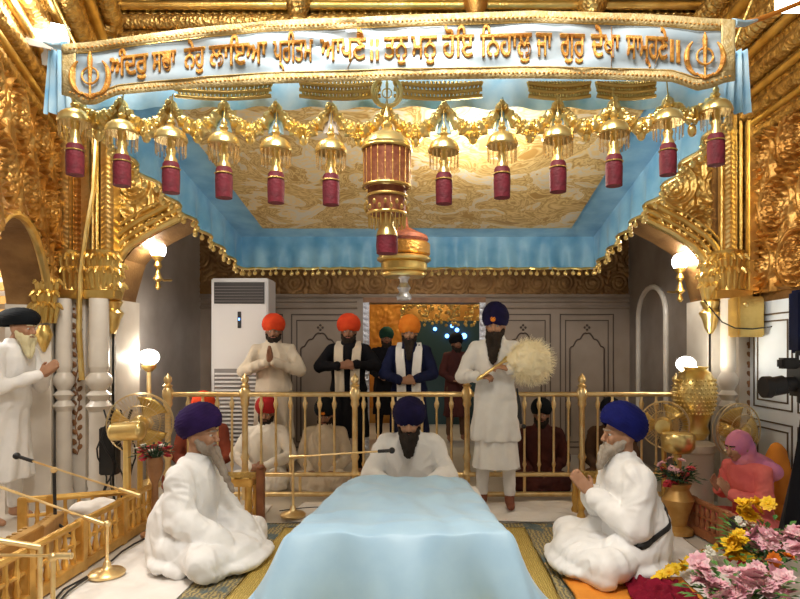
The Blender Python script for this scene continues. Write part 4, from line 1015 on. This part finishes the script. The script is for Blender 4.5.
for k in range(20): bm = NB(); box(bm, (-w + .05, -.196, .23 + k * (zb - .25) / 20), (w - .05, -.180, .25 + k * (zb - .25) / 20)); obj('louvre', bm, ACW, u, False)
bm = NB(); box(bm, (-.02, -.182, za - .28), (.02, -.168, za - .09), None, .004); o = obj('display', bm, BLACK, ac)
bm = NB(); box(bm, (-.008, -.186, za - .19), (.008, -.180, za - .165)); obj('display_light', bm, BLUELED, o)

# ------------------------------------------------------------ FANS
def fan(label, px, py, D, R, rz, pole_m=GOLD):
    p = W(px, py, D); t = thing('pedestal_fan', label, 'fan', (p.x, p.y, 0), rz); z = p.z
    bm = NB(); lathe(bm, [(.16, 0), (.17, .02), (.1, .05), (.03, .08), (.022, .1), (.022, z - .12), (.035, z - .1), (.03, z - .04)]); obj('stand', bm, pole_m, t)
    bm = NB(); M_ = MX((0, 0, z), PI / 2)
    lathe(bm, [(.02, -.16), (.06, -.15), (.075, -.10), (.075, -.03), (.05, .0), (.03, .02)], n=20); tail(bm, 0, M_ ); 
    o = obj('motor_housing', bm, GOLDB, t)
    bm = NB()
    for q, yy in ((R, -.02), (R * .98, -.07), (R * .6, .035), (R * .3, .05), (R * .6, -.10), (R * .3, -.11)):
        tube(bm, [(q * math.cos(2*PI*k/40), -yy - .06, z + q * math.sin(2*PI*k/40)) for k in range(40)], .006 if q == R else .003, 6, True)
    for k in range(48):
        a = 2 * PI * k / 48; c_, s_ = math.cos(a), math.sin(a)
        tube(bm, [(.04 * c_, -.11, z + .04 * s_), (R * .6 * c_, -.095, z + R * .6 * s_), (R * c_, -.05, z + R * s_)], .0016, 4)
        tube(bm, [(.04 * c_, .05, z + .04 * s_), (R * .6 * c_, .04, z + R * .6 * s_), (R * c_, -.04, z + R * s_)], .0016, 4)
    obj('guard', bm, WIRE, t)
    for k in range(3):
        bm = NB(); a0 = 2 * PI * k / 3
        grid(bm, lambda u, v: V(((.03 + (R * .88 - .03) * v) * math.cos(a0 + (u - .5) * 1.3 * (.5 + .5 * v)), -.04 + .05 * (u - .5), z + (.03 + (R * .88 - .03) * v) * math.sin(a0 + (u - .5) * 1.3 * (.5 + .5 * v)))), 6, 8)
        solidify(obj('blade', bm, GOLD, t), .003)
fan('brass pedestal fan behind the left seated person, next to the marble column', 140, 424, 5.0, .255, PI + .35)
fan('brass pedestal fan behind the right seated person, at the railing end', 664, 425, 5.15, .20, PI - .45)
fan('pedestal fan with wire guard behind the pink clothed seated person', 735, 430, 5.0, .225, .3)
p = W(127, 432, 4.62); 
bm = NB(); tube(bm, [(p.x - .10, p.y, p.z), (p.x + .10, p.y, p.z + .01)], [.07, .075], 16); ell(bm, (p.x - .1, p.y, p.z), (.04, .07, .07)); ell(bm, (p.x + .1, p.y, p.z + .01), (.04, .075, .075))
lathe(bm, [(.12, -p.z), (.12, -p.z + .03), (.03, -p.z + .06), (.028, -.06)], (p.x, p.y, p.z), 16); tag(obj('gold_spotlight', bm, GOLDB), 'gold cylindrical lamp on a stand in front of the left brass fan', 'lamp')
p = W(678, 442, 4.85)
bm = NB(); lathe(bm, [(.12, -p.z), (.12, -p.z + .03), (.03, -p.z + .06), (.03, -.1), (.1, -.08), (.13, -.04), (.135, .04), (.12, .07), (.03, .08)], (p.x, p.y, p.z), 24); tag(obj('gold_pot', bm, GOLDB), 'round yellow gold pot on a stand above the right flower vase', 'pot')

# ------------------------------------------------------------ LAMPS, URN
def glow(p, e, r, c=(1, .9, .72)):
    l = bpy.data.lights.new('lamp_and_fill_light', 'POINT'); l.energy = e; l.shadow_soft_size = r; l.color = c
    o = bpy.data.objects.new('lamp_and_fill_light', l); o.location = p; C.objects.link(o); return o
def sconce(label, px, py, D, r, e, kind, drop=True):
    p = W(px, py, D); t = thing('wall_lamp', label, 'lamp', p)
    bm = NB(); ell(bm, (0, 0, 0), (r, r, r * (1.15 if kind else .8)), None, 20, 14); obj('lit_shade', bm, LAMP, t)
    bm = NB(); lathe(bm, [(r*.3, -r*1.5), (r*.7, -r*1.1), (r*.75, -r*.8), (r*.3, -r*.75)], n=16)
    if drop: lathe(bm, [(.01, -r*5.2), (.03, -r*4.9), (.015, -r*4.2), (.05, -r*3.8), (.03, -r*3.4), (.015, -r*2.6), (.04, -r*2.1), (r*.3, -r*1.5)], n=14); tube(bm, [(0, 0, -r*3.6), (.0, .12, -r*3.8), (.0, .3, -r*3.5)], .012, 8)
    obj('bracket', bm, GOLD, t)
    g = glow(p + V((0, -r - .06, 0)), e, .05); return t
sconce('white glowing wall lamp high inside the left side of the arch', 158, 250, 5.9, .075, 14, 1)
sconce('white glowing lamp lower down in front of the left grey marble', 149, 357, 6.15, .10, 16, 0, False)
sconce('white glowing wall lamp high inside the right side of the arch', 680, 262, 5.85, .075, 14, 1)
sconce('white glowing lamp above the gold urn at the right', 686, 364, 5.35, .085, 14, 0, False)
bm = NB(); p = W(149, 357, 6.15); lathe(bm, [(.12, 0), (.12, .04), (.03, .08), (.025, .6), (.05, .65), (.025, .7), (.02, p.z - .12)], (p.x, p.y, 0), 16); tag(obj('lamp_stand', bm, BRASS), 'slim brass stand under the lower left glowing lamp', 'stand')
p = W(695, 392, 5.25)
t = thing('gold_urn', 'large embossed gold urn standing under the right glowing lamp', 'urn', (p.x, p.y, 0))
bm = NB(); lathe(bm, [(.15, 0), (.15, .5), (.17, .52), (.17, .58), (.08, .62)], n=20); obj('pedestal', bm, MARBLE, t)
bm = NB(); lathe(bm, [(.08, .62), (.12, .68), (.10, .74), (.13, .82), (.165, .92), (.175, 1.03), (.165, 1.13), (.13, 1.2), (.09, 1.23), (.12, 1.255)], n=32)
for k in range(9):
    for j in range(30): a = 2*PI*(j + .5 * (k % 2)) / 30; z_ = .85 + k * .036; r_ = np.interp(z_, [.82, .92, 1.03, 1.13], [.13, .165, .175, .165]); ell(bm, (r_ * math.cos(a), r_ * math.sin(a), z_), (.009, .009, .012), None, 6, 5)
obj('urn_body', bm, GOLDB, t)
# flood light upper left
p = W(42, 30, 4.3); t = thing('ceiling_floodlight', 'bright floodlight mounted at the upper left cornice', 'light', p)
M_ = Matrix.Rotation(.5, 4, 'Z') @ Matrix.Rotation(-.5, 4, 'X')
bm = NB(); box(bm, (-.15, -.02, -.09), (.15, .0, .09), M_, .01); obj('lit_panel', bm, FLOOD, t)
bm = NB(); box(bm, (-.17, .0, -.11), (.17, .07, .11), M_, .01); box(bm, (-.02, .05, 0), (.02, .3, .4), M_); obj('housing', bm, ACW, t)
glow(p + V((.2, -.3, -.1)), 14, .12, (1, .88, .68))
p = W(782, 3, 4.3); bm = NB(); box(bm, (p.x - .03, p.y, p.z - .05), (p.x + .22, p.y + .05, p.z + .08), None, .01); tag(obj('ceiling_floodlight', bm, FLOOD), 'bright light mounted at the upper right corner', 'light')

# ------------------------------------------------------------ LOW GILDED RAILINGS, TABLES
def low_railing(label, A, B, h, m, n, group=None):
    A = V((*A, 0)); B = V((*B, 0)); t = thing('low_railing', label, 'railing', A); d = B - A
    def T(name, pts, r): b_ = NB(); tube(b_, pts, r, 8); return obj(name, b_, m, t)
    T('top_rail', [V((0, 0, h)), d + V((0, 0, h))], .024); T('middle_rail', [V((0, 0, h * .62)), d + V((0, 0, h * .62))], .014)
    ang = math.atan2(d.y, d.x); M = Matrix.Rotation(ang, 4, 'Z')
    bm = NB(); box(bm, (0, -.03, .012), (d.length, .03, .075), M, .004); obj('base_rail', bm, m, t, False)
    for k in range(n + 1):
        q = d * (k / n)
        if k in (0, n) or k % 6 == 0:
            bm = NB(); box(bm, (-.03, -.03, 0), (.03, .03, h + .02), Matrix.Translation(q) @ M, .005); o = obj('post', bm, m, t)
        else:
            bm = NB(); lathe(bm, [(.013, .07), (.022, .11), (.012, .16), (.02, .2), (.012, .24), (.013, h)], q, 8); obj('spindle', bm, m, t)
    return t
GILT = mat('gilt_lacquer', (.80, .50, .14), .35, .6, (.58, .32, .07), 9, .25, 40)
low_railing('long low gilded spindle railing running along the left white sheet', (-2.2, 2.75), (-2.26, 4.85), .31, GILT, 24)
low_railing('low gilded railing at the back of the left enclosure', (-2.32, 4.62), (-2.98, 4.36), .31, GILT, 8)
low_railing('low reddish wooden railing in front of the pink clothed person', (1.99, 4.60), (2.10, 3.72), .26, WOODR, 13)
def harmonium(label, x, y, rz, s=1.):
    t = thing('harmonium', label, 'harmonium', (x, y, 0), rz); t.scale = (s, s, s)
    bm = NB(); box(bm, (-.28, -.16, .0), (.28, .16, .20), None, .008); obj('case', bm, GILT, t)
    bm = NB(); box(bm, (-.25, -.155, .201), (.25, -.05, .215), None, .003); k_ = obj('keyboard', bm, WHITE, t)
    for k in range(14):
        bm = NB(); box(bm, (-.23 + k * .034, -.12, .215), (-.218 + k * .034, -.05, .225)); obj('black_key', bm, BLACK, k_, False)
    bm = NB(); box(bm, (-.26, .09, .2), (.26, .15, .36), Matrix.Rotation(-.1, 4, 'X'), .006)
    for k in range(9): box(bm, (-.24 + k * .055, .08, .22), (-.215 + k * .055, .16, .34))
    obj('bellows', bm, WOODG, t)
    for s_ in (-1, 1):
        bm = NB(); ell(bm, (s_ * .2, -.166, .1), (.018, .014, .018)); obj('stop_knob', bm, GOLDB, t)
harmonium('gilded harmonium on the floor inside the left enclosure, nearer the camera', -2.5, 3.35, -1.45)
harmonium('gilded harmonium inside the left enclosure, below the standing person', -2.66, 3.95, -1.3, .8)
bm = NB(); 
for k in range(8): ell(bm, (-2.46 + .05 * math.cos(k), 4.34 + .05 * math.sin(k * 2), .24 + .03 * math.sin(k)), (.12, .09, .05), None, 12, 8)
box(bm, (-2.56, 4.25, 0), (-2.34, 4.42, .22), None, .02)
voxel('cloth_bundle', bm, .012, SHEET, None, fold_noise(.01, 14, 14, 2)); tag(bpy.data.objects['cloth_bundle'], 'folded white cloth bundle behind the left gilded railing', 'cloth')
def low_table(label, x, y, rz, w=.34, d=.28, h=.34):
    t = thing('gilded_low_table', label, 'table', (x, y, .02), rz)
    bm = NB(); box(bm, (-w/2, -d/2, h - .06), (w/2, d/2, h), None, .008); o = obj('tabletop', bm, GILT, t)
    hgrid('carved_top', (-w/2 + .02, -d/2 + .02, h + .001), (1, 0, 0), (0, 1, 0), (0, 0, 1), w - .04, d - .04, .006, lambda u, v: scroll(u, v, .12), None, GOLD, o, .012)
    for sx in (-1, 1):
        for sy in (-1, 1):
            bm = NB(); lathe(bm, [(.03, 0), (.036, .03), (.022, .06), (.034, .12), (.024, .2), (.032, h - .06)], (sx * (w/2 - .04), sy * (d/2 - .04), 0), 12); obj('leg', bm, GILT, t)
    bm = NB()
    for k in range(5): tube(bm, [(-w/2 + .06 + k * (w - .12) / 4, -d/2 + .03, .08), (-w/2 + .06 + k * (w - .12) / 4, -d/2 + .03, h - .06)], .009, 8)
    obj('front_spindles', bm, GILT, t)
    return t
low_table('small carved gilded table behind the left seated person, near the railing', -1.62, 4.95, 0)
low_table('small carved gilded table before the right seated person, near the railing', 1.34, 5.0, 0)
bm = NB(); box(bm, (-1.44, 4.88, 0), (-1.38, 4.94, .43), None, .006); ell(bm, (-1.41, 4.91, .44), (.035, .035, .025)); tag(obj('wooden_post', bm, WOODR), 'short reddish wooden post beside the left carved table', 'post')

# ------------------------------------------------------------ MICROPHONES
def mic_stand(label, foot, joint, tip, end, m, base='disc', mic=True):
    t = thing('microphone_stand', label, 'microphone stand', (foot[0], foot[1], foot[2] if len(foot) > 2 else 0)); o = V(t.location)
    joint = V(joint) - o; tip = V(tip) - o; end = V(end) - o
    bm = NB()
    if base == 'disc': lathe(bm, [(.10, .0), (.105, .015), (.09, .03), (.04, .04), (.025, .055), (.02, .08), (.012, .09)], n=28); obj('base', bm, m, t)
    else:
        for k in range(3): a = 2 * PI * k / 3 + .5; tube(bm, [(0, 0, .22), (.22 * math.cos(a), .22 * math.sin(a), .01)], .01, 6)
        obj('tripod', bm, m, t)
    bm = NB(); tube(bm, [(0, 0, .06), (joint.x, joint.y, joint.z)], .011, 8); obj('pole', bm, m, t)
    bm = NB(); tube(bm, [end, tip], .008 if m is not BLACK else .007, 8); tube(bm, [end, end.lerp(tip, .18)], .016, 10); ell(bm, joint, (.022, .022, .022)); obj('boom', bm, BRASS, t)
    if mic:
        d = (tip - end).normalized(); bm = NB(); tube(bm, [tip - d * .05, tip + d * .05], .013, 8); ell(bm, tip + d * .07, (.024, .024, .024)); obj('microphone', bm, BLACK, t)
mic_stand('black tripod microphone stand with a long brass boom reaching up left, behind the enclosure', (W(56, 0, 4.1).x, 4.1), W(54, 470, 4.1), W(26, 459, 4.1), W(140, 496, 4.05), BLACK, 'tripod')
mic_stand('brass microphone stand with round foot on the left white sheet', (W(107, 0, 3.68).x, 3.68, .02), W(107, 524, 3.68), W(-14, 482, 3.5), W(104, 524, 3.68), BRASS)
mic_stand('brass microphone stand at the bottom left corner, boom level', (W(53, 0, 2.9).x, 2.9, .02), W(53, 557, 2.9), W(-15, 555, 2.88), W(72, 556, 2.9), BRASS)
mic_stand('slim brass microphone stand reaching to the bowed person in the middle', (W(293, 0, 4.95).x, 4.95, .03), W(293, 457, 4.95), W(384, 451, 4.55), W(290, 457, 4.95), BRASS)
bm = NB(); tube(bm, [W(-10, 539, 2.95), W(40, 547, 3.05)], .016, 10); tube(bm, [W(40, 547, 3.05), V((W(40, 0, 3.05).x, 3.05, 0))], .012, 8); tag(obj('brass_rod', bm, BRASS), 'short brass rod above the bottom left microphone boom', 'rod')
def cable(label, pts, m=BLACK, r=.007): bm = NB(); tube(bm, pts, r, 6); tag(obj('floor_cable', bm, m), label, 'cable')
cable('black cable running along the foot of the left gilded railing', [(-2.10 + .02 * math.sin(k * 1.3) + (.16 * max(0, 1 - k / 4)), 2.8 + k * .16, .028) for k in range(14)])
cable('second black cable on the left white sheet beside the railing', [(-1.95 - .02 * k + .02 * math.sin(k), 2.9 + k * .1, .030) for k in range(9)])
cable('thin dark cable curving over the white sheet near the railing left of the platform', [(-1.28 + .09 * k, 5.0 + .12 * math.sin(k * .45), .06) for k in range(8)], BLACK, .004)
bm = NB()
for k in range(6):
    x = -2.76 + k * .05; tube(bm, [(x + .04 * math.sin(k * 2 + q), 5.0 + .03 * math.cos(q), .9 - .08 * q) for q in range(12)], .007, 5)
box(bm, (-2.80, 5.02, .35), (-2.66, 5.12, .75), None, .01); tag(obj('cable_bundle', bm, BLACK), 'tangle of black cables and a dark box in front of the left marble columns', 'cables')

# ------------------------------------------------------------ FLOWERS
def bloom(bm, c, R, layers=3, n=9, tilt=None, cup=.6):
    c = V(c); T = Euler((rs.randn() * .35 - .5, rs.randn() * .35, rs.rand() * 6)).to_matrix()
    for l in range(layers):
        r = R * (1 - l * .27); up = .12 + l * .28
        for k in range(n - l):
            a = 2 * PI * k / (n - l) + l * .4; ca, sa = math.cos(a), math.sin(a); w = r * .42
            P = [V((0, 0, 0)), V((ca * r * .55 - sa * w, sa * r * .55 + ca * w, r * up * cup)), V((ca * r, sa * r, r * (up * 1.4) * cup + .1 * r * rs.randn())), V((ca * r * .55 + sa * w, sa * r * .55 - ca * w, r * up * cup))]
            vs = [bm.verts.new(c + T @ p) for p in P]; bm.faces.new(vs)
    ell(bm, c + T @ V((0, 0, R * .2)), (R * .22,) * 3, None, 6, 5)
def leaves(bm, c, R, n, ln=.062):
    for k in range(n):
        a = rs.rand() * 6.28; e = rs.rand() * .9; d = V((math.cos(a) * math.cos(e), math.sin(a) * math.cos(e), math.sin(e) * .8)); p = V(c) + d * R * rs.rand(); s = d.cross(V((0, 0, 1))).normalized(); l = ln * (.7 + .6 * rs.rand())
        q = [p, p + d * l * .5 + s * l * .2, p + d * l - V((0, 0, l * .2)), p + d * l * .5 - s * l * .2]
        bm.faces.new([bm.verts.new(v) for v in q]) 
def bouquet(label, c, spec, name='flower_bouquet', leafc=LEAF, base=None, nl=160, rad=.22):
    t = thing(name, label, 'flowers', c)
    bm = NB(); leaves(bm, (0, 0, .02), rad, nl); obj('foliage', bm, leafc, t, False)
    bm = NB()
    for k in range(14): a = rs.rand() * 6.28; tube(bm, [(0, 0, -.05), (rad * .7 * math.cos(a), rad * .7 * math.sin(a), .1)], .004, 5)
    obj('stems', bm, LEAFD, t)
    for nm, m, (dx, dy, dz_), spread, cnt, R in spec:
        for k in range(cnt):
            bm = NB(); bloom(bm, (dx + rs.uniform(-1, 1) * spread[0], dy + rs.uniform(-1, 1) * spread[1], dz_ + rs.uniform(-1, 1) * spread[2]), R * rs.uniform(.85, 1.15)); obj(nm, bm, m, t, False)
    return t
c = W(768, 560, 3.1)
bouquet('bouquet of pale pink and yellow blooms at the right edge, farther one', (c.x, c.y, c.z), [('pink_bloom', PETP, (.03, -.06, .12), (.17, .08, .04), 36, .046), ('yellow_bloom', PETY, (-.02, .10, .235), (.065, .04, .05), 14, .045), ('yellow_bloom', PETY, (-.21, -.04, .09), (.05, .05, .065), 14, .045), ('yellow_bloom', PETY, (-.11, -.05, .03), (.04, .03, .02), 4, .04), ('red_bloom', PETR, (-.16, .02, .0), (.08, .06, .03), 6, .03), ('white_bloom', PETW, (-.06, .06, .17), (.1, .05, .03), 6, .022)], rad=.28, nl=260)
c = W(738, 606, 2.72)
bouquet('bouquet of pink blooms with green leaves at the bottom right, nearer one', (c.x, c.y, c.z), [('pink_bloom', PETP, (.0, -.02, .13), (.19, .07, .06), 46, .048), ('white_bloom', PETW, (-.08, .12, .19), (.06, .03, .03), 6, .028), ('orange_bloom', T_ORG, (.24, .06, .19), (.06, .04, .02), 4, .04)], rad=.25, nl=240)
c = W(155, 452, 4.5)
bouquet('small bunch of red and white flowers behind the left seated person', (c.x, c.y, c.z - .04), [('red_bloom', PETR, (0, 0, .05), (.12, .05, .05), 18, .035), ('white_bloom', PETW, (-.03, -.03, .08), (.09, .04, .03), 5, .03)], leafc=LEAFD, rad=.13, nl=90)
bm = NB(); lathe(bm, [(.10, 0), (.10, .02), (.03, .05), (.022, c.z - .25), (.05, c.z - .18), (.06, c.z - .1), (.05, c.z - .05)], (c.x, c.y, .012), 18); tag(obj('flower_stand', bm, WOOD), 'slim dark stand holding the red flowers behind the left seated person', 'stand')
c = W(678, 474, 4.55)
bouquet('bunch of red and pink flowers in a brass vase behind the right seated person', (c.x, c.y, c.z - .06), [('red_bloom', PETR, (-.02, 0, .06), (.14, .07, .08), 15, .038), ('pink_bloom', PETP, (-.03, -.03, .13), (.12, .05, .05), 7, .036)], leafc=LEAFD, rad=.17, nl=170)
bm = NB(); lathe(bm, [(.11, 0), (.11, .03), (.06, .06), (.08, .14), (.12, .26), (.115, c.z - .2), (.08, c.z - .13), (.10, c.z - .08)], (c.x, c.y, .014), 20); tag(obj('brass_vase', bm, WOODG), 'tall brown gold vase under the red and pink flowers at right', 'vase')
gar = thing('marigold_garland', 'yellow marigold garland lying between the right white sheet and the bouquets', 'garland', (0, 0, 0))
for k in range(30):
    t_ = k / 29; p = W(640 + 62 * t_ + 2 * math.sin(k), 592 - 42 * t_, 1).copy(); D = 3.33 + .55 * t_; x = (652 + 62 * t_ - VX) / F * D
    bm = NB(); bloom(bm, (x + .01 * math.sin(k * 2), D, (.10 + .02 * (k % 2)) ), .036, 3, 9, cup=.4); obj('marigold', bm, PETY, gar, False)
bm = NB(); box(bm, (1.42, 2.45, 0), (2.4, 3.02, .17), None, .01); t = tag(obj('white_low_table', bm, SHEET), 'low table under a white cloth at the bottom right corner', 'table')
bm = NB(); ell(bm, W(737, 523, 3.9), (.055, .055, .045)); tube(bm, [W(737, 523, 3.9), W(741, 545, 3.9)], .012, 6); tube(bm, [W(741, 545, 3.9), V((W(741, 0, 3.9).x, 3.9, 0))], .01, 6)
tag(obj('dark_knob_stand', bm, BLACK), 'small dark round microphone head before the pink clothed person', 'microphone')
bm = NB(); 
ell(bm, (2.75, 4.80, .37), (.10, .11, .3)); ell(bm, (2.74, 4.80, .1), (.11, .13, .1)); voxel('saffron_bundle', bm, .012, ORANGE, None, fold_noise(.02, 10, 8, 4)); tag(bpy.data.objects['saffron_bundle'], 'orange cloth covered bundle behind the pink clothed person', 'bundle')

# ------------------------------------------------------------ VIDEO CAMERA at the right edge
vc = thing('video_camera', 'black video camera on a tripod cut off by the right edge', 'camera', (W(800, 0, 3.9).x + .06, 3.9, 0))
zc = W(0, 384, 3.9).z; o = vc.location.x
bm = NB(); box(bm, (-.10, -.09, zc - .08), (.22, .09, zc + .12), None, .015); obj('camera_body', bm, BLACK, vc)
bm = NB(); tube(bm, [(-.10, 0, zc), (-.16, 0, zc - .005), (-.17, 0, zc - .005), (-.25, 0, zc - .02), (-.255, 0, zc - .02), (-.30, 0, zc - .02)], [.05, .05, .062, .062, .072, .07], 20); obj('lens', bm, BLACK, vc)
bm = NB(); tube(bm, [(.18, 0, zc + .12), (.18, 0, zc + .2), (-.08, 0, zc + .2), (-.08, 0, zc + .12)], .016, 8); obj('handle', bm, BLACK, vc)
bm = NB(); box(bm, (-.20, -.05, zc + .10), (-.08, .03, zc + .17), None, .012); obj('viewfinder', bm, BLACK, vc)
bm = NB(); box(bm, (-.05, .02, zc + .2), (.1, .16, zc + .62), None, .02); obj('raincover', bm, NAVY, vc)
bm = NB(); lathe(bm, [(.03, .6), (.035, zc - .14), (.07, zc - .12), (.07, zc - .08)]); obj('pan_head', bm, BLACK, vc)
for k in range(3):
    a = 2 * PI * k / 3 + .6; bm = NB(); tube(bm, [(0, 0, zc - .2), (.2 * math.cos(a), .2 * math.sin(a), .01)], [.025, .016], 8); obj('leg', bm, BLACK, vc)
bm = NB(); loft(bm, [((0, 0, .25), .14, .1), ((0, 0, .5), .11, .09), ((0, 0, .78), .07, .06), ((0, 0, .95), .05, .05)], 24, True, lambda i, a: 1 + .08 * math.sin(a * 7)); obj('tripod_cover', bm, BLACKC, vc)

# ------------------------------------------------------------ LIGHT
w = bpy.data.worlds.new('World'); bpy.context.scene.world = w; w.use_nodes = True
nt = w.node_tree; bg = nt.nodes['Background']
tcn = nt.nodes.new('ShaderNodeTexCoord'); ns = nt.nodes.new('ShaderNodeTexNoise'); ns.inputs['Scale'].default_value = 3
rp = nt.nodes.new('ShaderNodeValToRGB'); rp.color_ramp.elements[0].position = .35; rp.color_ramp.elements[1].position = .68
rp.color_ramp.elements[0].color = (.22, .15, .09, 1); rp.color_ramp.elements[1].color = (1.0, .90, .74, 1)
nt.links.new(tcn.outputs['Generated'], ns.inputs['Vector']); nt.links.new(ns.outputs['Fac'], rp.inputs[0]); nt.links.new(rp.outputs[0], bg.inputs['Color'])
bg.inputs['Strength'].default_value = .5
def area(loc, tgt, size, e, c):
    l = bpy.data.lights.new('fill_area_light', 'AREA'); l.energy = e; l.size = size; l.color = c
    o = bpy.data.objects.new('fill_area_light', l); C.objects.link(o); o.location = loc
    o.rotation_euler = (V(tgt) - V(loc)).to_track_quat('-Z', 'Y').to_euler()
area((-.3, 1.2, 4.4), (-.2, 4.2, .8), 1.3, 165, (1, .95, .88))  # unseen area light added above the camera for general brightness
area((-2.0, 3.0, 4.9), (-1, 4.5, 0), .8, 80, (1, .93, .82))  # second unseen area light, added as fill from the upper left
glow(V((-4.5, 4.8, 2.8)), 170, .2, (1, .95, .88))  # unseen point light added to brighten the passage beyond the left arch
glow(V((0, 7.2, 3.1)), 6, .2, (1, .82, .6))
glow(V((.0, 9.8, 3.2)), 90, .2, (1, .78, .45))
glow(V((.25, 3.5, 2.40)), 30, .12, (1, .92, .78))  # unseen point light added under the canopy to brighten figures and cloth

# ------------------------------------------------------------ CAMERA
cam = bpy.data.cameras.new('camera'); co = bpy.data.objects.new('camera', cam); C.objects.link(co)
cam.sensor_width = 36; cam.sensor_fit = 'HORIZONTAL'; cam.lens = F / 800 * 36
co.location = (0, 0, EYE); co.rotation_euler = (PI / 2, 0, 0); cam.shift_x = -(VX - 400) / 800; cam.shift_y = (HY - 299.5) / 800; cam.clip_start = .05
sc = bpy.context.scene; sc.camera = co
sc.view_settings.view_transform = 'Standard'; sc.view_settings.look = 'None'; sc.view_settings.exposure = 0.; sc.view_settings.gamma = 1; sc.view_settings.use_curve_mapping = False
